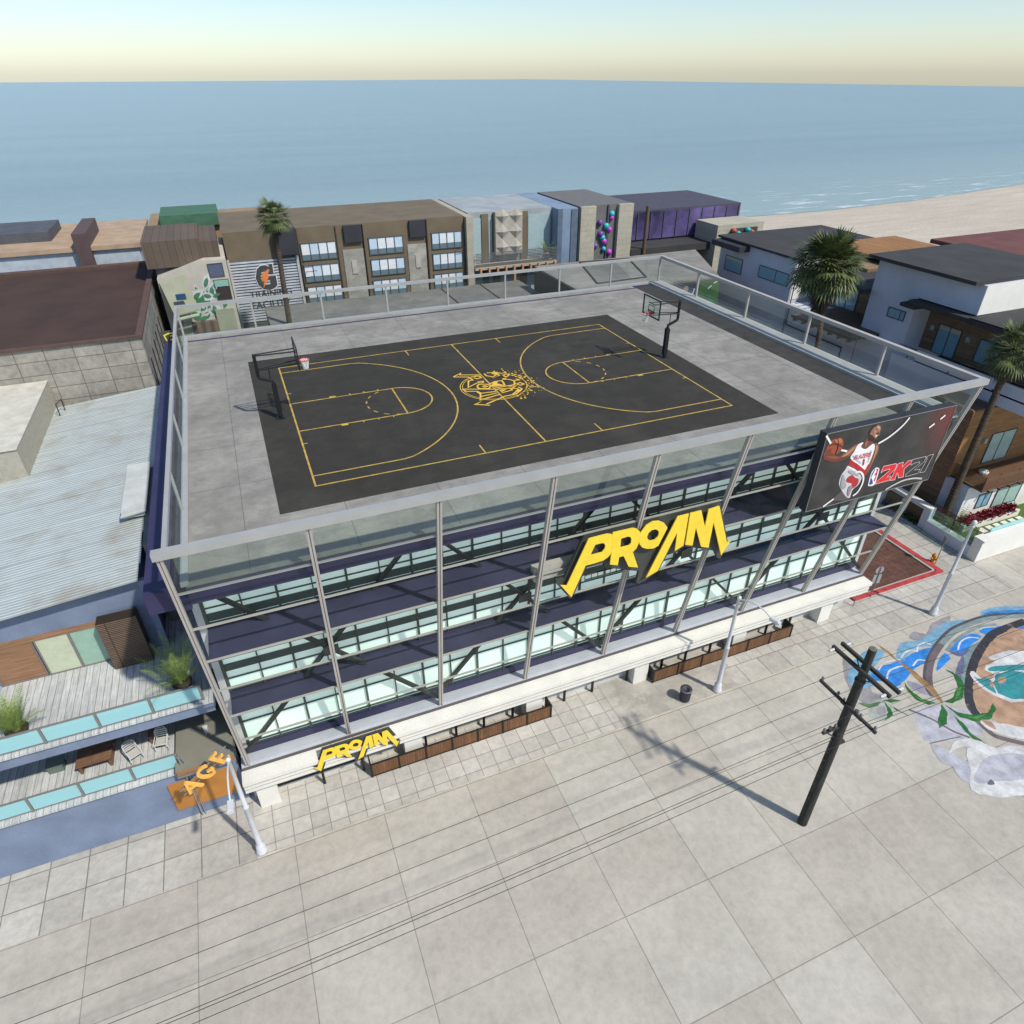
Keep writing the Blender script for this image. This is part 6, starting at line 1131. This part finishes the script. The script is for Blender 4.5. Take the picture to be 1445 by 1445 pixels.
MB().tube([(45.2,45.9,G0),(45.25,45.9,2.2)], .22, 10).build('column', plain('column_brown', (.12,.085,.06), .8), ph)
cb = thing('cafe_kiosk', (56, 44, G0), 'white kiosk with turquoise and red trim at the back right corner', 'kiosk')
MB().box(55, 62, 45, 49.5, G0, -.5).build('wall', CRM, cb); MB().box(57.0, 61, 44.85, 44.999, -3.5, -1).build('panel', plain('kiosk_black', (.05,.05,.05), .6), cb)
r = random.Random(3)
for i in range(6): MB().lathe([(0,-.3),(.35,-.1),(.4,.1),(0,.35)], (57.2+.7*i,44.6,-1.2-.35*(i % 3)), 10).build('lantern', plain('lantern_turq' if i % 2 else 'lantern_red', (.04,.42,.42) if i % 2 else (.5,.08,.04), .5), cb)
tr_ = block('tan_roofed_house', (-18, 60, G0), 'low tan roofed house behind the dark brown roof')
MB().box(-40, -9.5, 52, 66, G0, .9).build('wall', mat('pale_blue_wall', (.42,.47,.52), .8), tr_)
MB().box(-40.3, -9.2, 51.7, 66, .901, 1.3).build('roof', mat('tan_roof', (.42,.30,.20), .8, .15, .6), tr_)
m = MB().box(-36, -17.5, 56, 63, 1.301, 2.2); m.build('roof_block', mat('dark_slate_roof', (.085,.088,.10), .7, .2, 1), tr_)
MB().box(-14.8, -13.6, 51.0, 60, -6, 2.6).build('chimney', mat('plum_stack', (.10,.065,.065), .8), tr_)
gh = block('green_roofed_house', (-3, 66, G0), 'brown house with a small green roof far at the back left')
MB().box(-9, 4.5, 60, 70, G0, 1.2).build('wall', mat('tan_wall', (.30,.21,.12), .85, .12, .6), gh)
MB().box(-7.5, -1.5, 59.5, 66, 1.201, 2.4).build('roof', mat('green_roof', (.06,.15,.085), .7), gh)
# ================================================================== LIGHT, SKY, CAMERA
w = bpy.data.worlds.new('World'); sc.world = w; w.use_nodes = True
nt = w.node_tree; bg = nt.nodes['Background']
sky = nt.nodes.new('ShaderNodeTexSky'); sky.sky_type = 'NISHITA'; sky.sun_disc = False
sky.sun_elevation = math.asin(SUNV.z); sky.sun_rotation = math.atan2(SUNV.x, SUNV.y); sky.air_density = 1.0; sky.dust_density = .5; sky.altitude = 0; sky.ozone_density = 3.0
nt.links.new(sky.outputs[0], bg.inputs[0]); bg.inputs[1].default_value = .135
sl = bpy.data.lights.new('sun', 'SUN'); sl.energy = 3.6; sl.angle = math.radians(1.7); sl.color = (1, .95, .86)
so = bpy.data.objects.new('sun', sl); COL.objects.link(so); so.rotation_euler = SUNV.to_track_quat('Z', 'Y').to_euler(); so.location = (40, -60, 80)
cam = bpy.data.cameras.new('camera'); co = bpy.data.objects.new('camera', cam); COL.objects.link(co); sc.camera = co
cam.sensor_width = 36; cam.sensor_fit = 'HORIZONTAL'; cam.lens = 940.73/1445*36; cam.clip_end = 6000; cam.clip_start = .3
yaw, pit, rol = .384880, .582455, -.0031906
f = Vector((math.sin(yaw)*math.cos(pit), math.cos(yaw)*math.cos(pit), -math.sin(pit))); r = Vector((math.cos(yaw), -math.sin(yaw), 0)); u = r.cross(f)
r2 = r*math.cos(rol)+u*math.sin(rol); u2 = -r*math.sin(rol)+u*math.cos(rol)
M = Matrix((r2, u2, -f)).transposed().to_4x4(); M.translation = Vector((-1.43705, -26.61393, 15.20968)); co.matrix_world = M
# principal point of the photograph lies at its centre to within half a pixel
vs_ = sc.view_settings; vs_.view_transform = 'Standard'; vs_.look = 'None'; vs_.exposure = 0.15; vs_.gamma = 1; vs_.use_curve_mapping = False
sc.cycles.use_denoising = True; sc.cycles.max_bounces = 8; sc.cycles.transparent_max_bounces = 16
for o in list(bpy.data.objects):
    if '_o' in o: del o['_o']
